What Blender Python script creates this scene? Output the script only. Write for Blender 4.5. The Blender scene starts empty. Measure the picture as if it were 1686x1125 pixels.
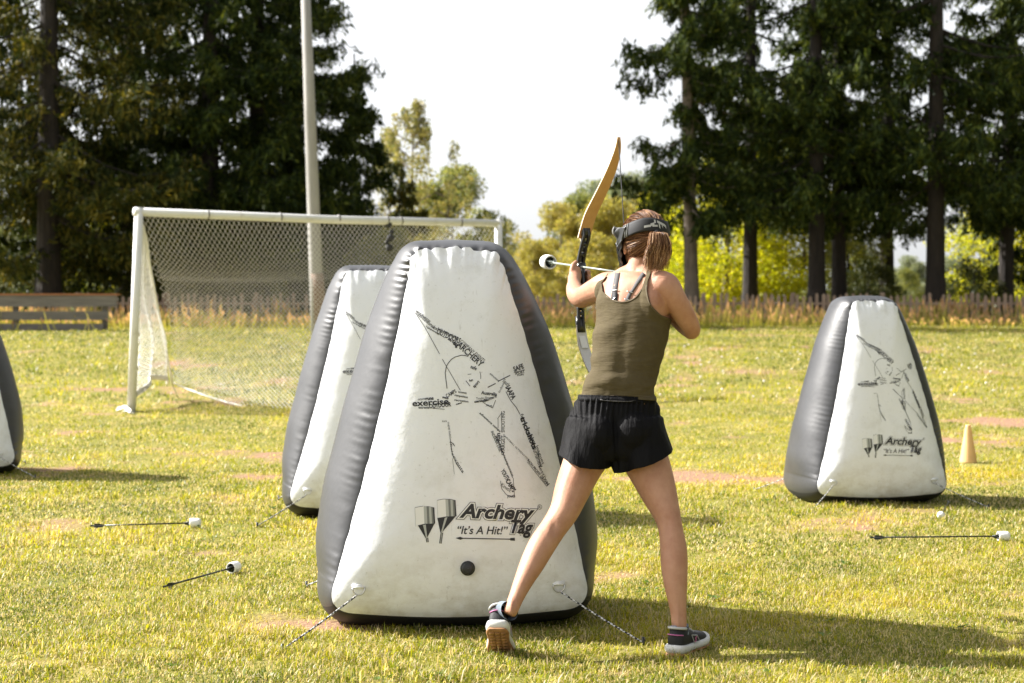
import bpy, math, random
import numpy as np
from mathutils import Vector, Matrix, noise as mnoise
from mathutils.bvhtree import BVHTree
R = math.radians
SC = bpy.context.scene
COL = SC.collection

# ---------------------------------------------------------------- camera
F = 2800.0; CX = 843.0; HY = 515.0; CH = 1.2          # focal length and horizon of the photograph in its own pixels
cam = bpy.data.cameras.new('camera'); camo = bpy.data.objects.new('camera', cam); COL.objects.link(camo)
cam.sensor_width = 36; cam.lens = F / 1686 * 36
cam.shift_y = -(562.5 - HY) / 1686
camo.location = (0, 0, CH); camo.rotation_euler = (R(90), 0, 0)
cam.clip_end = 2000
cam.dof.use_dof = True; cam.dof.focus_distance = 6.35; cam.dof.aperture_fstop = 4.6
SC.camera = camo

# ---------------------------------------------------------------- light
SUN_EL = R(37); SUN_BACK = R(17)                         # sun on the left, behind the scene
sdir = Vector((-math.cos(SUN_EL) * math.cos(SUN_BACK), math.cos(SUN_EL) * math.sin(SUN_BACK), math.sin(SUN_EL)))
sun = bpy.data.lights.new('sun', 'SUN'); suno = bpy.data.objects.new('sun', sun); COL.objects.link(suno)
sun.energy = 5.0; sun.angle = R(0.5); sun.color = (1.0, 0.965, 0.915)
suno.rotation_euler = (-sdir).to_track_quat('-Z', 'Y').to_euler()
w = bpy.data.worlds.new('World'); SC.world = w; w.use_nodes = True
nt = w.node_tree; nt.nodes.clear()
sky = nt.nodes.new('ShaderNodeTexSky'); sky.sky_type = 'NISHITA'; sky.sun_disc = False
sky.sun_elevation = SUN_EL
sky.sun_rotation = math.atan2(sdir.x, sdir.y)
sky.air_density = 1.0; sky.dust_density = 5.0; sky.ozone_density = 1.0
hs = nt.nodes.new('ShaderNodeHueSaturation'); hs.inputs['Saturation'].default_value = 0.25
bgs = nt.nodes.new('ShaderNodeBackground'); bgs.inputs[1].default_value = 0.05
veil = nt.nodes.new('ShaderNodeBackground'); veil.inputs[0].default_value = (0.955, 0.975, 1.0, 1); veil.inputs[1].default_value = 0.33
ad = nt.nodes.new('ShaderNodeAddShader'); wo = nt.nodes.new('ShaderNodeOutputWorld')
# the bright veil of haze scatters forward: brighter in the half of the sky that holds the sun
wtc = nt.nodes.new('ShaderNodeTexCoord'); vd = nt.nodes.new('ShaderNodeVectorMath'); vd.operation = 'DOT_PRODUCT'; vd.inputs[1].default_value = tuple(sdir)
mr = nt.nodes.new('ShaderNodeMapRange'); mr.inputs[1].default_value = -1; mr.inputs[2].default_value = 1; mr.inputs[3].default_value = .16; mr.inputs[4].default_value = .385
nt.links.new(wtc.outputs['Generated'], vd.inputs[0]); nt.links.new(vd.outputs['Value'], mr.inputs[0]); # and, as haze does, brighter towards the horizon than overhead
vz = nt.nodes.new('ShaderNodeSeparateXYZ'); mz = nt.nodes.new('ShaderNodeMapRange'); mz.inputs[1].default_value = .12; mz.inputs[2].default_value = .75; mz.inputs[3].default_value = 1; mz.inputs[4].default_value = .38
mm_ = nt.nodes.new('ShaderNodeMath'); mm_.operation = 'MULTIPLY'
nt.links.new(wtc.outputs['Generated'], vz.inputs[0]); nt.links.new(vz.outputs[2], mz.inputs[0]); nt.links.new(mr.outputs[0], mm_.inputs[0]); nt.links.new(mz.outputs[0], mm_.inputs[1]); nt.links.new(mm_.outputs[0], veil.inputs[1])
nt.links.new(sky.outputs[0], hs.inputs['Color']); nt.links.new(hs.outputs[0], bgs.inputs[0])
nt.links.new(bgs.outputs[0], ad.inputs[0]); nt.links.new(veil.outputs[0], ad.inputs[1]); nt.links.new(ad.outputs[0], wo.inputs[0])
SC.view_settings.view_transform = 'Standard'; SC.view_settings.look = 'None'
SC.view_settings.exposure = 1.38; SC.view_settings.gamma = 1
SC.render.engine = 'CYCLES'
SC.cycles.use_denoising = True; SC.cycles.adaptive_threshold = .006
SC.cycles.max_bounces = 8; SC.cycles.transparent_max_bounces = 8
SC.cycles.sample_clamp_indirect = 6

# ---------------------------------------------------------------- helpers
def GZ(x, y):                                            # height of the ground: level field, gentle rise towards the fence
    t = np.clip((np.asarray(y, float) - 15) / 33, 0, 1)
    return 0.92 * t * t * (3 - 2 * t)
def P(px, py, d):
    return Vector(((px - CX) / F * d, d, CH - (py - HY) / F * d))
def G(px, py):                                           # ground point on the level field
    d = CH * F / (py - HY)
    return Vector(((px - CX) / F * d, d, 0))
def unproj(v):                                           # world point -> photo pixel
    return (CX + v[0] / v[1] * F, HY - (v[2] - CH) / v[1] * F)

def tag(o, label=None, cat=None, group=None, kind=None):
    if label: o['label'] = label
    if cat: o['category'] = cat
    if group: o['group'] = group
    if kind: o['kind'] = kind
    return o
def empty(name, loc=(0, 0, 0), rz=0):
    o = bpy.data.objects.new(name, None); COL.objects.link(o)
    o.location = loc; o.rotation_euler = (0, 0, rz); o.empty_display_size = 0.1
    return o
def link(name, me, mat=None, parent=None, smooth=True):
    o = bpy.data.objects.new(name, me); COL.objects.link(o)
    if mat:
        if isinstance(mat, (list, tuple)):
            for m in mat: me.materials.append(m)
        else: me.materials.append(mat)
    if smooth and len(me.polygons): me.polygons.foreach_set('use_smooth', [True] * len(me.polygons))
    if parent: o.parent = parent
    return o
def copy_tree(o, parent=None):
    c = o.copy(); COL.objects.link(c); c.parent = parent
    for ch in [x for x in o.children]: copy_tree(ch, c)
    return c

class MB:
    def __init__(s): s.v = []; s.f = []; s.m = []; s.uv = None
    def add(s, vs, fs, mi=0):
        n = len(s.v); s.v += [tuple(a) for a in vs]; s.f += [tuple(i + n for i in f) for f in fs]; s.m += [mi] * len(fs)
        return s
    def box(s, c, h, rot=None, mi=0):
        c = Vector(c); vs = []
        for i in range(8):
            q = Vector((h[0] * (1 if i & 1 else -1), h[1] * (1 if i & 2 else -1), h[2] * (1 if i & 4 else -1)))
            if rot: q = rot @ q
            vs.append(c + q)
        return s.add(vs, [(0, 2, 3, 1), (4, 5, 7, 6), (0, 1, 5, 4), (2, 6, 7, 3), (0, 4, 6, 2), (1, 3, 7, 5)], mi)
    def bar(s, a, b, wx, wz, up=(0, 0, 1), mi=0):        # rectangular bar between two points
        a = Vector(a); b = Vector(b); t = (b - a).normalized(); up = Vector(up)
        sx = t.cross(up).normalized(); sz = sx.cross(t).normalized(); vs = []
        for p in (a, b):
            for i, j in ((-1, -1), (1, -1), (1, 1), (-1, 1)): vs.append(p + sx * wx * i + sz * wz * j)
        return s.add(vs, [(0, 1, 2, 3), (7, 6, 5, 4), (0, 4, 5, 1), (1, 5, 6, 2), (2, 6, 7, 3), (3, 7, 4, 0)], mi)
    def tube(s, pts, rad, n=10, ref=None, cap=True, mi=0, sq=2.0):
        """pts: Vectors; rad: one radius, list of radii or list of (a, b) half sizes; ref: depth axis"""
        pts = [Vector(p) for p in pts]; k = len(pts)
        if not isinstance(rad, (list, tuple)): rad = [rad] * k
        vs = []; prev = None
        for i, p in enumerate(pts):
            t = (pts[min(i + 1, k - 1)] - pts[max(i - 1, 0)]).normalized()
            if ref is not None: sx = Vector(ref[i] if isinstance(ref, list) else ref).cross(t)
            elif prev is None: sx = (Vector((0, 0, 1)) if abs(t.z) < .9 else Vector((0, 1, 0))).cross(t)
            else: sx = prev - t * prev.dot(t)
            if sx.length < 1e-6: sx = Vector((1, 0, 0))
            sx.normalize(); prev = sx; sy = t.cross(sx).normalized()
            a, b = rad[i] if isinstance(rad[i], (list, tuple)) else (rad[i], rad[i])
            for j in range(n):
                an = 2 * math.pi * j / n; c, q = math.cos(an), math.sin(an)
                e = 2 / sq
                c = math.copysign(abs(c) ** e, c); q = math.copysign(abs(q) ** e, q)
                vs.append(p + sx * a * c + sy * b * q)
        fs = [(i * n + j, i * n + (j + 1) % n, (i + 1) * n + (j + 1) % n, (i + 1) * n + j) for i in range(k - 1) for j in range(n)]
        if cap: fs += [tuple(range(n))[::-1], tuple((k - 1) * n + j for j in range(n))]
        return s.add(vs, fs, mi)
    def lathe(s, prof, c=(0, 0, 0), ax=(0, 0, 1), n=24, mi=0):   # prof: (radius, height) rows; no caps
        ax = Vector(ax).normalized(); sx = ax.orthogonal().normalized(); sy = ax.cross(sx); c = Vector(c); vs = []
        for r, h in prof:
            for j in range(n): a = 2 * math.pi * j / n; vs.append(c + ax * h + sx * r * math.cos(a) + sy * r * math.sin(a))
        return s.add(vs, [(i * n + j, i * n + (j + 1) % n, (i + 1) * n + (j + 1) % n, (i + 1) * n + j) for i in range(len(prof) - 1) for j in range(n)], mi)
    def ball(s, c, r, nu=14, nv=10, rot=None, mi=0):
        c = Vector(c); r = r if isinstance(r, (list, tuple)) else (r, r, r); vs = [] ; fs = []
        for i in range(1, nv):
            th = math.pi * i / nv
            for j in range(nu):
                ph = 2 * math.pi * j / nu
                q = Vector((r[0] * math.sin(th) * math.cos(ph), r[1] * math.sin(th) * math.sin(ph), r[2] * math.cos(th)))
                if rot: q = rot @ q
                vs.append(c + q)
        for i in range(nv - 2):
            for j in range(nu): fs.append((i * nu + j, (i + 1) * nu + j, (i + 1) * nu + (j + 1) % nu, i * nu + (j + 1) % nu))
        q1 = Vector((0, 0, r[2])); q1 = rot @ q1 if rot else q1
        vs += [c + q1, c - q1]; T = len(vs) - 2; L = (nv - 2) * nu
        for j in range(nu): fs.append((T, j, (j + 1) % nu)); fs.append((T + 1, L + (j + 1) % nu, L + j))
        return s.add(vs, fs, mi)
    def mesh(s, name):
        me = bpy.data.meshes.new(name); me.from_pydata(s.v, [], s.f); me.update()
        if any(s.m): me.polygons.foreach_set('material_index', s.m)
        return me
    def build(s, name, mat=None, parent=None, smooth=True):
        return link(name, s.mesh(name), mat, parent, smooth)

def np_mesh(name, V, Fc, cols=None):
    """V (n,3), Fc (m,k) equal sized faces, cols (n,3) optional point colours"""
    me = bpy.data.meshes.new(name); n = len(V); m, k = Fc.shape
    me.vertices.add(n); me.vertices.foreach_set('co', np.ascontiguousarray(V, np.float32).ravel())
    me.loops.add(m * k); me.loops.foreach_set('vertex_index', Fc.astype(np.int32).ravel())
    me.polygons.add(m); me.polygons.foreach_set('loop_start', np.arange(0, m * k, k, dtype=np.int32))
    me.update(calc_edges=True)
    if cols is not None:
        a = me.color_attributes.new('tint', 'FLOAT_COLOR', 'POINT')
        c = np.ones((n, 4), np.float32); c[:, :3] = cols; a.data.foreach_set('color', c.ravel())
    return me

def bake(o):                                             # apply modifiers of a temporary object, return its mesh
    dg = bpy.context.evaluated_depsgraph_get()
    me = bpy.data.meshes.new_from_object(o.evaluated_get(dg)); bpy.data.objects.remove(o); return me
def remesh(mb, vox, smooth=4, name='tmp'):
    o = mb.build(name) if isinstance(mb, MB) else link(name, mb)
    m = o.modifiers.new('r', 'REMESH'); m.mode = 'VOXEL'; m.voxel_size = vox; m.use_smooth_shade = True
    if smooth:
        m = o.modifiers.new('s', 'SMOOTH'); m.factor = .6; m.iterations = smooth
    return bake(o)
def vco(me):
    a = np.empty(len(me.vertices) * 3, np.float32); me.vertices.foreach_get('co', a); return a.reshape(-1, 3).astype(float)
def vno(me):
    a = np.empty(len(me.vertices) * 3, np.float32); me.vertices.foreach_get('normal', a); return a.reshape(-1, 3).astype(float)
def set_co(me, V):
    me.vertices.foreach_set('co', np.ascontiguousarray(V, np.float32).ravel()); me.update()
def tris(me):
    me.calc_loop_triangles(); a = np.empty(len(me.loop_triangles) * 3, np.int32)
    me.loop_triangles.foreach_get('vertices', a); return a.reshape(-1, 3)
def clip(V, T, g):                                       # keep g >= 0, cut the triangles that cross
    V = [tuple(v) for v in V]; ed = {}; out = []
    def cut(a, b):
        k = (a, b) if a < b else (b, a)
        if k not in ed:
            t = g[k[0]] / (g[k[0]] - g[k[1]]); p = V[k[0]]; q = V[k[1]]
            ed[k] = len(V); V.append(tuple(p[i] + (q[i] - p[i]) * t for i in range(3)))
        return ed[k]
    keep = g >= 0; cnt = keep[T].sum(1)
    out = [tuple(t) for t in T[cnt == 3]]
    for t in T[(cnt > 0) & (cnt < 3)]:
        t = list(t); k = [bool(keep[i]) for i in t]
        if sum(k) == 1:
            i = k.index(True); a, b, c = t[i], t[(i + 1) % 3], t[(i + 2) % 3]
            out.append((a, cut(a, b), cut(a, c)))
        else:
            i = k.index(False); a, b, c = t[i], t[(i + 1) % 3], t[(i + 2) % 3]
            p, q = cut(a, b), cut(a, c); out += [(p, b, c), (p, c, q)]
    T2 = np.array(out); V2 = np.array(V); used, inv = np.unique(T2, return_inverse=True)
    return V2[used], inv.reshape(-1, 3)
def poly_sd(P2, poly):                                   # signed distance, positive inside
    poly = np.array(poly, float); n = len(poly); d = np.full(len(P2), 1e9); ins = np.zeros(len(P2), bool)
    for i in range(n):
        a = poly[i]; b = poly[(i + 1) % n]; e = b - a; wv = P2 - a
        t = np.clip((wv @ e) / (e @ e), 0, 1); q = wv - t[:, None] * e
        d = np.minimum(d, np.hypot(q[:, 0], q[:, 1]))
        c = (a[1] > P2[:, 1]) != (b[1] > P2[:, 1])
        with np.errstate(divide='ignore', invalid='ignore'):
            xi = a[0] + (P2[:, 1] - a[1]) * (b[0] - a[0]) / (b[1] - a[1] if b[1] != a[1] else 1e-9)
        ins ^= c & (P2[:, 0] < xi)
    return np.where(ins, d, -d)
def vnoise(P3, seed=0, scale=1.0):                       # smooth value noise, numpy, -1..1
    Pn = np.asarray(P3, float) * scale; i = np.floor(Pn).astype(np.int64); f = Pn - i; f = f * f * (3 - 2 * f)
    def h(ix):
        n = (ix[:, 0] * 374761393 + ix[:, 1] * 668265263 + ix[:, 2] * 2147483647 + seed * 974634777) & 0xffffffff
        n = ((n ^ (n >> 13)) * 1274126177) & 0xffffffff
        return ((n ^ (n >> 16)) & 0xffff) / 32767.5 - 1
    r = 0
    for dx in (0, 1):
        for dy in (0, 1):
            for dz in (0, 1):
                wgt = (f[:, 0] if dx else 1 - f[:, 0]) * (f[:, 1] if dy else 1 - f[:, 1]) * (f[:, 2] if dz else 1 - f[:, 2])
                r = r + wgt * h(i + np.array([dx, dy, dz]))
    return r
def spline(pts, n):                                      # Catmull-Rom through tuples of any size
    A = np.array([list(map(float, p)) for p in pts]); A = np.vstack([2 * A[0] - A[1], A, 2 * A[-1] - A[-2]]); out = []
    for i in range(1, len(A) - 2):
        for t in np.linspace(0, 1, n, endpoint=False):
            p0, p1, p2, p3 = A[i - 1], A[i], A[i + 1], A[i + 2]
            out.append(.5 * (2 * p1 + (p2 - p0) * t + (2 * p0 - 5 * p1 + 4 * p2 - p3) * t * t + (3 * p1 - p0 - 3 * p2 + p3) * t ** 3))
    out.append(A[-2]); return out

# ---------------------------------------------------------------- materials
def mat(name, col, rough=.6, spec=.5, metal=0, noise=None, bump=None, sub=0, trans=0, sheen=0, coat=0):
    """noise = (scale, second colour, contrast lo, hi, stretch xyz); bump = (scale, strength)"""
    m = bpy.data.materials.new(name); m.use_nodes = True; N = m.node_tree.nodes; L = m.node_tree.links
    b = N['Principled BSDF']; b.inputs['Roughness'].default_value = rough; b.inputs['Metallic'].default_value = metal
    b.inputs['Specular IOR Level'].default_value = spec; b.inputs['Base Color'].default_value = (*col, 1)
    tc = N.new('ShaderNodeTexCoord')
    if noise:
        mp = N.new('ShaderNodeMapping'); mp.inputs['Scale'].default_value = noise[4] if len(noise) > 4 else (1, 1, 1)
        nz = N.new('ShaderNodeTexNoise'); nz.inputs['Scale'].default_value = noise[0]; nz.inputs['Detail'].default_value = 6; nz.inputs['Roughness'].default_value = .65
        cr = N.new('ShaderNodeValToRGB'); cr.color_ramp.elements[0].position = noise[2]; cr.color_ramp.elements[1].position = noise[3]
        cr.color_ramp.elements[0].color = (*col, 1); cr.color_ramp.elements[1].color = (*noise[1], 1)
        L.new(tc.outputs['Object'], mp.inputs[0]); L.new(mp.outputs[0], nz.inputs['Vector']); L.new(nz.outputs[0], cr.inputs[0]); L.new(cr.outputs[0], b.inputs['Base Color'])
    if bump:
        bz = N.new('ShaderNodeTexNoise'); bz.inputs['Scale'].default_value = bump[0]; bz.inputs['Detail'].default_value = 5
        bp = N.new('ShaderNodeBump'); bp.inputs['Strength'].default_value = bump[1]; bp.inputs['Distance'].default_value = bump[2] if len(bump) > 2 else .01
        mp2 = N.new('ShaderNodeMapping'); mp2.inputs['Scale'].default_value = bump[3] if len(bump) > 3 else (1, 1, 1)
        L.new(tc.outputs['Object'], mp2.inputs[0]); L.new(mp2.outputs[0], bz.inputs['Vector']); L.new(bz.outputs[0], bp.inputs['Height']); L.new(bp.outputs[0], b.inputs['Normal'])
    if sub:
        b.inputs['Subsurface Weight'].default_value = sub; b.inputs['Subsurface Radius'].default_value = (.02, .008, .004); b.inputs['Subsurface Scale'].default_value = 1
    if sheen: b.inputs['Sheen Weight'].default_value = sheen
    if coat: b.inputs['Coat Weight'].default_value = coat; b.inputs['Coat Roughness'].default_value = .15
    if trans:
        tr = N.new('ShaderNodeBsdfTranslucent'); mx = N.new('ShaderNodeMixShader'); mx.inputs[0].default_value = trans
        src = b.inputs['Base Color']
        if src.is_linked: L.new(src.links[0].from_socket, tr.inputs[0])
        else: tr.inputs[0].default_value = (*col, 1)
        L.new(b.outputs[0], mx.inputs[1]); L.new(tr.outputs[0], mx.inputs[2]); L.new(mx.outputs[0], N['Material Output'].inputs[0])
    return m
def leafmat(name, cols, trans=.4, rough=.5, tcol=None, attr=False, clump=.5, spec=.3):
    """leaf colour: per leaf random (mesh island) mixed with a slow noise, or the per blade 'tint' attribute"""
    m = bpy.data.materials.new(name); m.use_nodes = True; N = m.node_tree.nodes; L = m.node_tree.links
    b = N['Principled BSDF']; b.inputs['Roughness'].default_value = rough; b.inputs['Specular IOR Level'].default_value = spec
    tr = N.new('ShaderNodeBsdfTranslucent'); mx = N.new('ShaderNodeMixShader'); mx.inputs[0].default_value = trans
    if attr:
        a = N.new('ShaderNodeAttribute'); a.attribute_name = 'tint'; out = a.outputs['Color']
    else:
        g = N.new('ShaderNodeNewGeometry'); tc = N.new('ShaderNodeTexCoord'); nz = N.new('ShaderNodeTexNoise'); nz.inputs['Scale'].default_value = .9; nz.inputs['Detail'].default_value = 2
        L.new(tc.outputs['Object'], nz.inputs['Vector'])
        mm = N.new('ShaderNodeMix'); mm.inputs[0].default_value = clump; L.new(g.outputs['Random Per Island'], mm.inputs[2]); L.new(nz.outputs[0], mm.inputs[3])
        cr = N.new('ShaderNodeValToRGB'); els = cr.color_ramp.elements
        for i, c in enumerate(cols):
            e = els[i] if i < 2 else els.new(1); 
        for i, c in enumerate(cols):
            els[i].position = .15 + .7 * i / max(1, len(cols) - 1); els[i].color = (*c, 1)
        L.new(mm.outputs[0], cr.inputs[0]); out = cr.outputs[0]
    L.new(out, b.inputs['Base Color'])
    gm = N.new('ShaderNodeMix'); gm.data_type = 'RGBA'; gm.blend_type = 'MULTIPLY'; gm.inputs[0].default_value = 1
    gm.inputs[7].default_value = (*(tcol or (1.3, 1.25, .6)), 1); L.new(out, gm.inputs[6]); L.new(gm.outputs[2], tr.inputs[0])
    L.new(b.outputs[0], mx.inputs[1]); L.new(tr.outputs[0], mx.inputs[2]); L.new(mx.outputs[0], N['Material Output'].inputs[0])
    return m
# ================================================================ THE GROUND
rng = np.random.default_rng(7)
def soil(x, y):                                          # 0 grass .. 1 bare earth
    p = np.stack([x, y * .8, np.zeros_like(x)], 1)
    n = .42 * vnoise(p, 1, .9) + .34 * vnoise(p, 2, 2.3) + .30 * vnoise(p, 3, 6.1)
    for (cx, cy, rx, ry, a) in SPOTS:
        n = n + a * np.exp(-(((x - cx) / rx) ** 2 + ((y - cy) / ry) ** 2))
    return np.clip((n - .27) / .36, 0, 1)
SPOTS = []
for (px, py, rx, ry, a) in ((310, 912, .35, .18, .7), (90, 940, .3, .12, .5), (560, 1030, .35, .13, .9), (1210, 990, .12, .1, .5), (1230, 790, .9, .5, .45),
                            (1340, 1030, .3, .1, .3), (1660, 700, 1.2, .7, .5), (60, 1095, .25, .08, .35), (700, 1105, .35, .08, .3), (980, 1110, .3, .05, .3), (450, 785, .5, .3, .4), (1040, 945, .4, .2, .15)):
    q = G(px, py); SPOTS.append((q.x, q.y, rx, ry, a + .24))
xs = np.concatenate([np.linspace(-220, -14, 26), np.linspace(-13, 13, 180), np.linspace(14, 220, 26)])
ys = np.concatenate([np.linspace(-25, 3.5, 12), np.linspace(3.7, 24, 260), np.linspace(24.5, 60, 50), np.linspace(65, 700, 24)])
X, Y = np.meshgrid(xs, ys); Z = GZ(X, Y)
V = np.stack([X.ravel(), Y.ravel(), Z.ravel()], 1); nx = len(xs); i = np.arange((len(ys) - 1) * (nx - 1)); r_, c_ = i // (nx - 1), i % (nx - 1)
Fq = np.stack([r_ * nx + c_, r_ * nx + c_ + 1, (r_ + 1) * nx + c_ + 1, (r_ + 1) * nx + c_], 1)
s = soil(V[:, 0], V[:, 1])
me = np_mesh('ground', V, Fq, np.stack([s, s, s], 1))
m = bpy.data.materials.new('turf_soil'); m.use_nodes = True; N = m.node_tree.nodes; L = m.node_tree.links
b = N['Principled BSDF']; b.inputs['Roughness'].default_value = .95; b.inputs['Specular IOR Level'].default_value = .1
tc = N.new('ShaderNodeTexCoord'); at = N.new('ShaderNodeAttribute'); at.attribute_name = 'tint'
def nz(sc, det=4, stretch=(1, 1, 1)):
    mp = N.new('ShaderNodeMapping'); mp.inputs['Scale'].default_value = stretch; n = N.new('ShaderNodeTexNoise'); n.inputs['Scale'].default_value = sc; n.inputs['Detail'].default_value = det
    L.new(tc.outputs['Object'], mp.inputs[0]); L.new(mp.outputs[0], n.inputs['Vector']); return n.outputs[0]
def ramp(src, els):
    c = N.new('ShaderNodeValToRGB'); e = c.color_ramp.elements
    while len(e) < len(els): e.new(1)
    for k, (p, cc) in enumerate(els): e[k].position = p; e[k].color = (*cc, 1)
    L.new(src, c.inputs[0]); return c.outputs[0]
def mixc(f, a, bb, blend='MIX'):
    x = N.new('ShaderNodeMix'); x.data_type = 'RGBA'; x.blend_type = blend
    if isinstance(f, float): x.inputs[0].default_value = f
    else: L.new(f, x.inputs[0])
    L.new(a, x.inputs[6]); L.new(bb, x.inputs[7]); return x.outputs[2]
green = ramp(nz(3.0, 5, (1, .5, 1)), [(.3, (.11, .12, .02)), (.5, (.22, .20, .04)), (.7, (.32, .25, .075))])
fine = ramp(nz(60, 4), [(.3, (.10, .10, .02)), (.7, (.30, .27, .08))])
gr = mixc(.5, green, fine)
so = ramp(nz(30, 6), [(.3, (.20, .115, .07)), (.7, (.37, .23, .15))])
L.new(mixc(at.outputs['Fac'], gr, so), b.inputs['Base Color'])
bp = N.new('ShaderNodeBump'); bp.inputs['Strength'].default_value = .6; bp.inputs['Distance'].default_value = .02; L.new(nz(45, 6), bp.inputs['Height']); L.new(bp.outputs[0], b.inputs['Normal'])
tag(link('ground', me, m), kind='structure')

# ---------------------------------------------------------------- mown grass: every blade modelled, thinner with distance
def blades(n, y0, y1, hmin, hmax, wid, seed, two=True, xpad=1.4, straw=.30, lean=1.52, lmin=.15):
    g = np.random.default_rng(seed)
    y = np.sqrt(g.uniform(y0 ** 2, y1 ** 2, n)); x = g.uniform(-1, 1, n) * (.302 * y * xpad + .2)
    sl = soil(x, y); p3 = np.stack([x, y, 0 * x], 1)
    tuft = .5 + .5 * vnoise(p3, 11, 7.0); tuft2 = .5 + .5 * vnoise(p3, 12, 2.0)
    keep = g.uniform(0, 1, n) > (sl * .93) ; keep &= g.uniform(0, 1, n) < (.14 + 1.1 * tuft)
    x, y, sl, tuft, tuft2 = x[keep], y[keep], sl[keep], tuft[keep], tuft2[keep]; n = len(x)
    h = g.uniform(hmin, hmax, n) * (.40 + 1.3 * tuft * tuft2 + .2 * (1 - sl)); a = g.uniform(0, 2 * np.pi, n); ln = np.sin(g.uniform(lmin, lean, n))
    wv = wid * g.uniform(.6, 1.3, n); z = GZ(x, y)
    ca, sa = np.cos(a), np.sin(a); bx, by = -sa * wv, ca * wv
    ca2 = ca * ln * h; sa2 = sa * ln * h
    B = np.stack([x, y, z], 1); W = np.stack([bx, by, 0 * x], 1)
    tip = B + np.stack([ca2 * 1.15, sa2 * 1.15, h * np.sqrt(np.maximum(.06, 1 - ln ** 2 * .97))], 1)
    c = g.uniform(0, 1, n)
    gcol = np.array([[.040, .068, .007], [.17, .208, .012], [.39, .365, .017], [.54, .43, .05]])
    gy = np.clip((y - 20) / 8, 0, 1) * .18; med = vnoise(p3 + 7.7, 13, .55)[keep]; k = np.clip(.50 * c + .50 * tuft2 + .45 * sl - .06 + .22 * med - gy, 0, .999) * 3; i0 = k.astype(int); fr = (k - i0)[:, None]
    col = gcol[i0] * (1 - fr) + gcol[np.minimum(i0 + 1, 3)] * fr
    st = g.uniform(0, 1, n) < (straw + .3 * sl); scol = np.array([.60, .50, .28]) * g.uniform(.65, 1.15, (n, 1)); col = np.where(st[:, None], scol, col)
    if two:
        mid = B + np.stack([ca2 * .5, sa2 * .5, h * (.25 + .40 * np.sqrt(1 - ln ** 2))], 1)
        V = np.stack([B - W, B + W, mid - W * .8, mid + W * .8, tip], 1).reshape(-1, 3); o = (np.arange(n) * 5)[:, None]
        T = np.concatenate([o + [0, 1, 3], o + [0, 3, 2], o + [2, 3, 4]]); C = np.repeat(col, 5, 0)
    else:
        V = np.stack([B - W, B + W, tip], 1).reshape(-1, 3); T = (np.arange(n) * 3)[:, None] + [0, 1, 2]; C = np.repeat(col, 3, 0)
    return V, T, C
M_grass = leafmat('grass_blade', None, trans=.45, rough=.45, attr=True, tcol=(1.45, 1.35, .8), spec=.4)
parts = [blades(460000, 4.4, 8.2, .011, .033, .0018, 21), blades(3000, 4.4, 9, .04, .07, .0022, 26, straw=.5), blades(30000, 4.4, 11, .03, .075, .0015, 27, straw=1.0, lmin=1.2, lean=1.565), blades(9000, 4.4, 13, .03, .055, .0045, 28, straw=0.0, lmin=.7), blades(255000, 8.2, 13, .014, .036, .0028, 22), blades(180000, 13, 21, .017, .042, .0055, 23, two=False),
         blades(230000, 21, 47, .03, .085, .010, 24, two=False, straw=.2)]
off = 0; VV, TT, CC = [], [], []
for (v, t, c) in parts: VV.append(v); TT.append(t + off); CC.append(c); off += len(v)
tag(link('grass', np_mesh('grass', np.concatenate(VV), np.concatenate(TT), np.concatenate(CC)), M_grass, smooth=False), 'short sunlit yellow green grass covering the field', 'grass', kind='stuff')
del VV, TT, CC, parts

# flat rosettes of small broadleaf weeds in the turf
g = np.random.default_rng(15); wm = MB(); wc = []
for k in range(520):
    y = math.sqrt(g.uniform(4.6 ** 2, 15 ** 2)); x = g.uniform(-1, 1) * .36 * y
    if vnoise(np.array([[x, y, 0.]]), 44, .8)[0] < .1: continue
    for q in range(g.integers(5, 9)):
        a = g.uniform(0, 2 * math.pi); L_ = g.uniform(.018, .038); e = g.uniform(.15, .8); W_ = L_ * g.uniform(.22, .34); ca, sa = math.cos(a), math.sin(a); o = Vector((x + g.normal(0, .012), y + g.normal(0, .012), g.uniform(.008, .02)))
        pt = lambda u, v: o + Vector((ca * u * L_ * math.cos(e) - sa * v * W_, sa * u * L_ * math.cos(e) + ca * v * W_, u * L_ * math.sin(e) - .3 * u * u * L_))
        wm.add([pt(0, 0), pt(.35, -.8), pt(.7, -.9), pt(1, 0), pt(.7, .9), pt(.35, .8)], [(0, 1, 2, 3), (0, 3, 4, 5)])
M_weed = leafmat('weed_leaf', [(.05, .10, .012), (.10, .17, .018), (.18, .24, .025)], trans=.35, rough=.4)
tag(wm.build('turf_weeds', M_weed, None, False), 'low green broadleaf weeds growing flat in the turf', 'weeds', kind='stuff')

# taller weeds with rusty seed heads along the fence, and pale clover flowers
g = np.random.default_rng(5); n = 6500
x = g.uniform(-18, 18, n); y = g.uniform(41.5, 47.5, n) - (x < -2) * g.uniform(0, 2.5, n); z = GZ(x, y)
h = g.uniform(.3, .75, n) * (.7 + .5 * vnoise(np.stack([x, y, 0 * x], 1), 3, .8)); sd = g.normal(0, .10, (n, 2)); wv = g.uniform(.008, .02, n)
B = np.stack([x, y, z], 1); tip = B + np.stack([sd[:, 0], sd[:, 1], h], 1); mid = B + (tip - B) * .6
W = np.stack([wv, 0 * x, 0 * x], 1); head = g.uniform(0, 1, n) < .5
hw = np.where(head, 2.0, .6)[:, None]; ht = B + (tip - B) * .82
V = np.stack([B - W * .6, B + W * .6, mid + W * .6, mid - W * .6, ht + W * hw, ht - W * hw, tip], 1).reshape(-1, 3)
o = (np.arange(n) * 7)[:, None]; T = np.concatenate([o + [0, 1, 2], o + [0, 2, 3], o + [3, 2, 4], o + [3, 4, 5], o + [5, 4, 6]])
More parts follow.
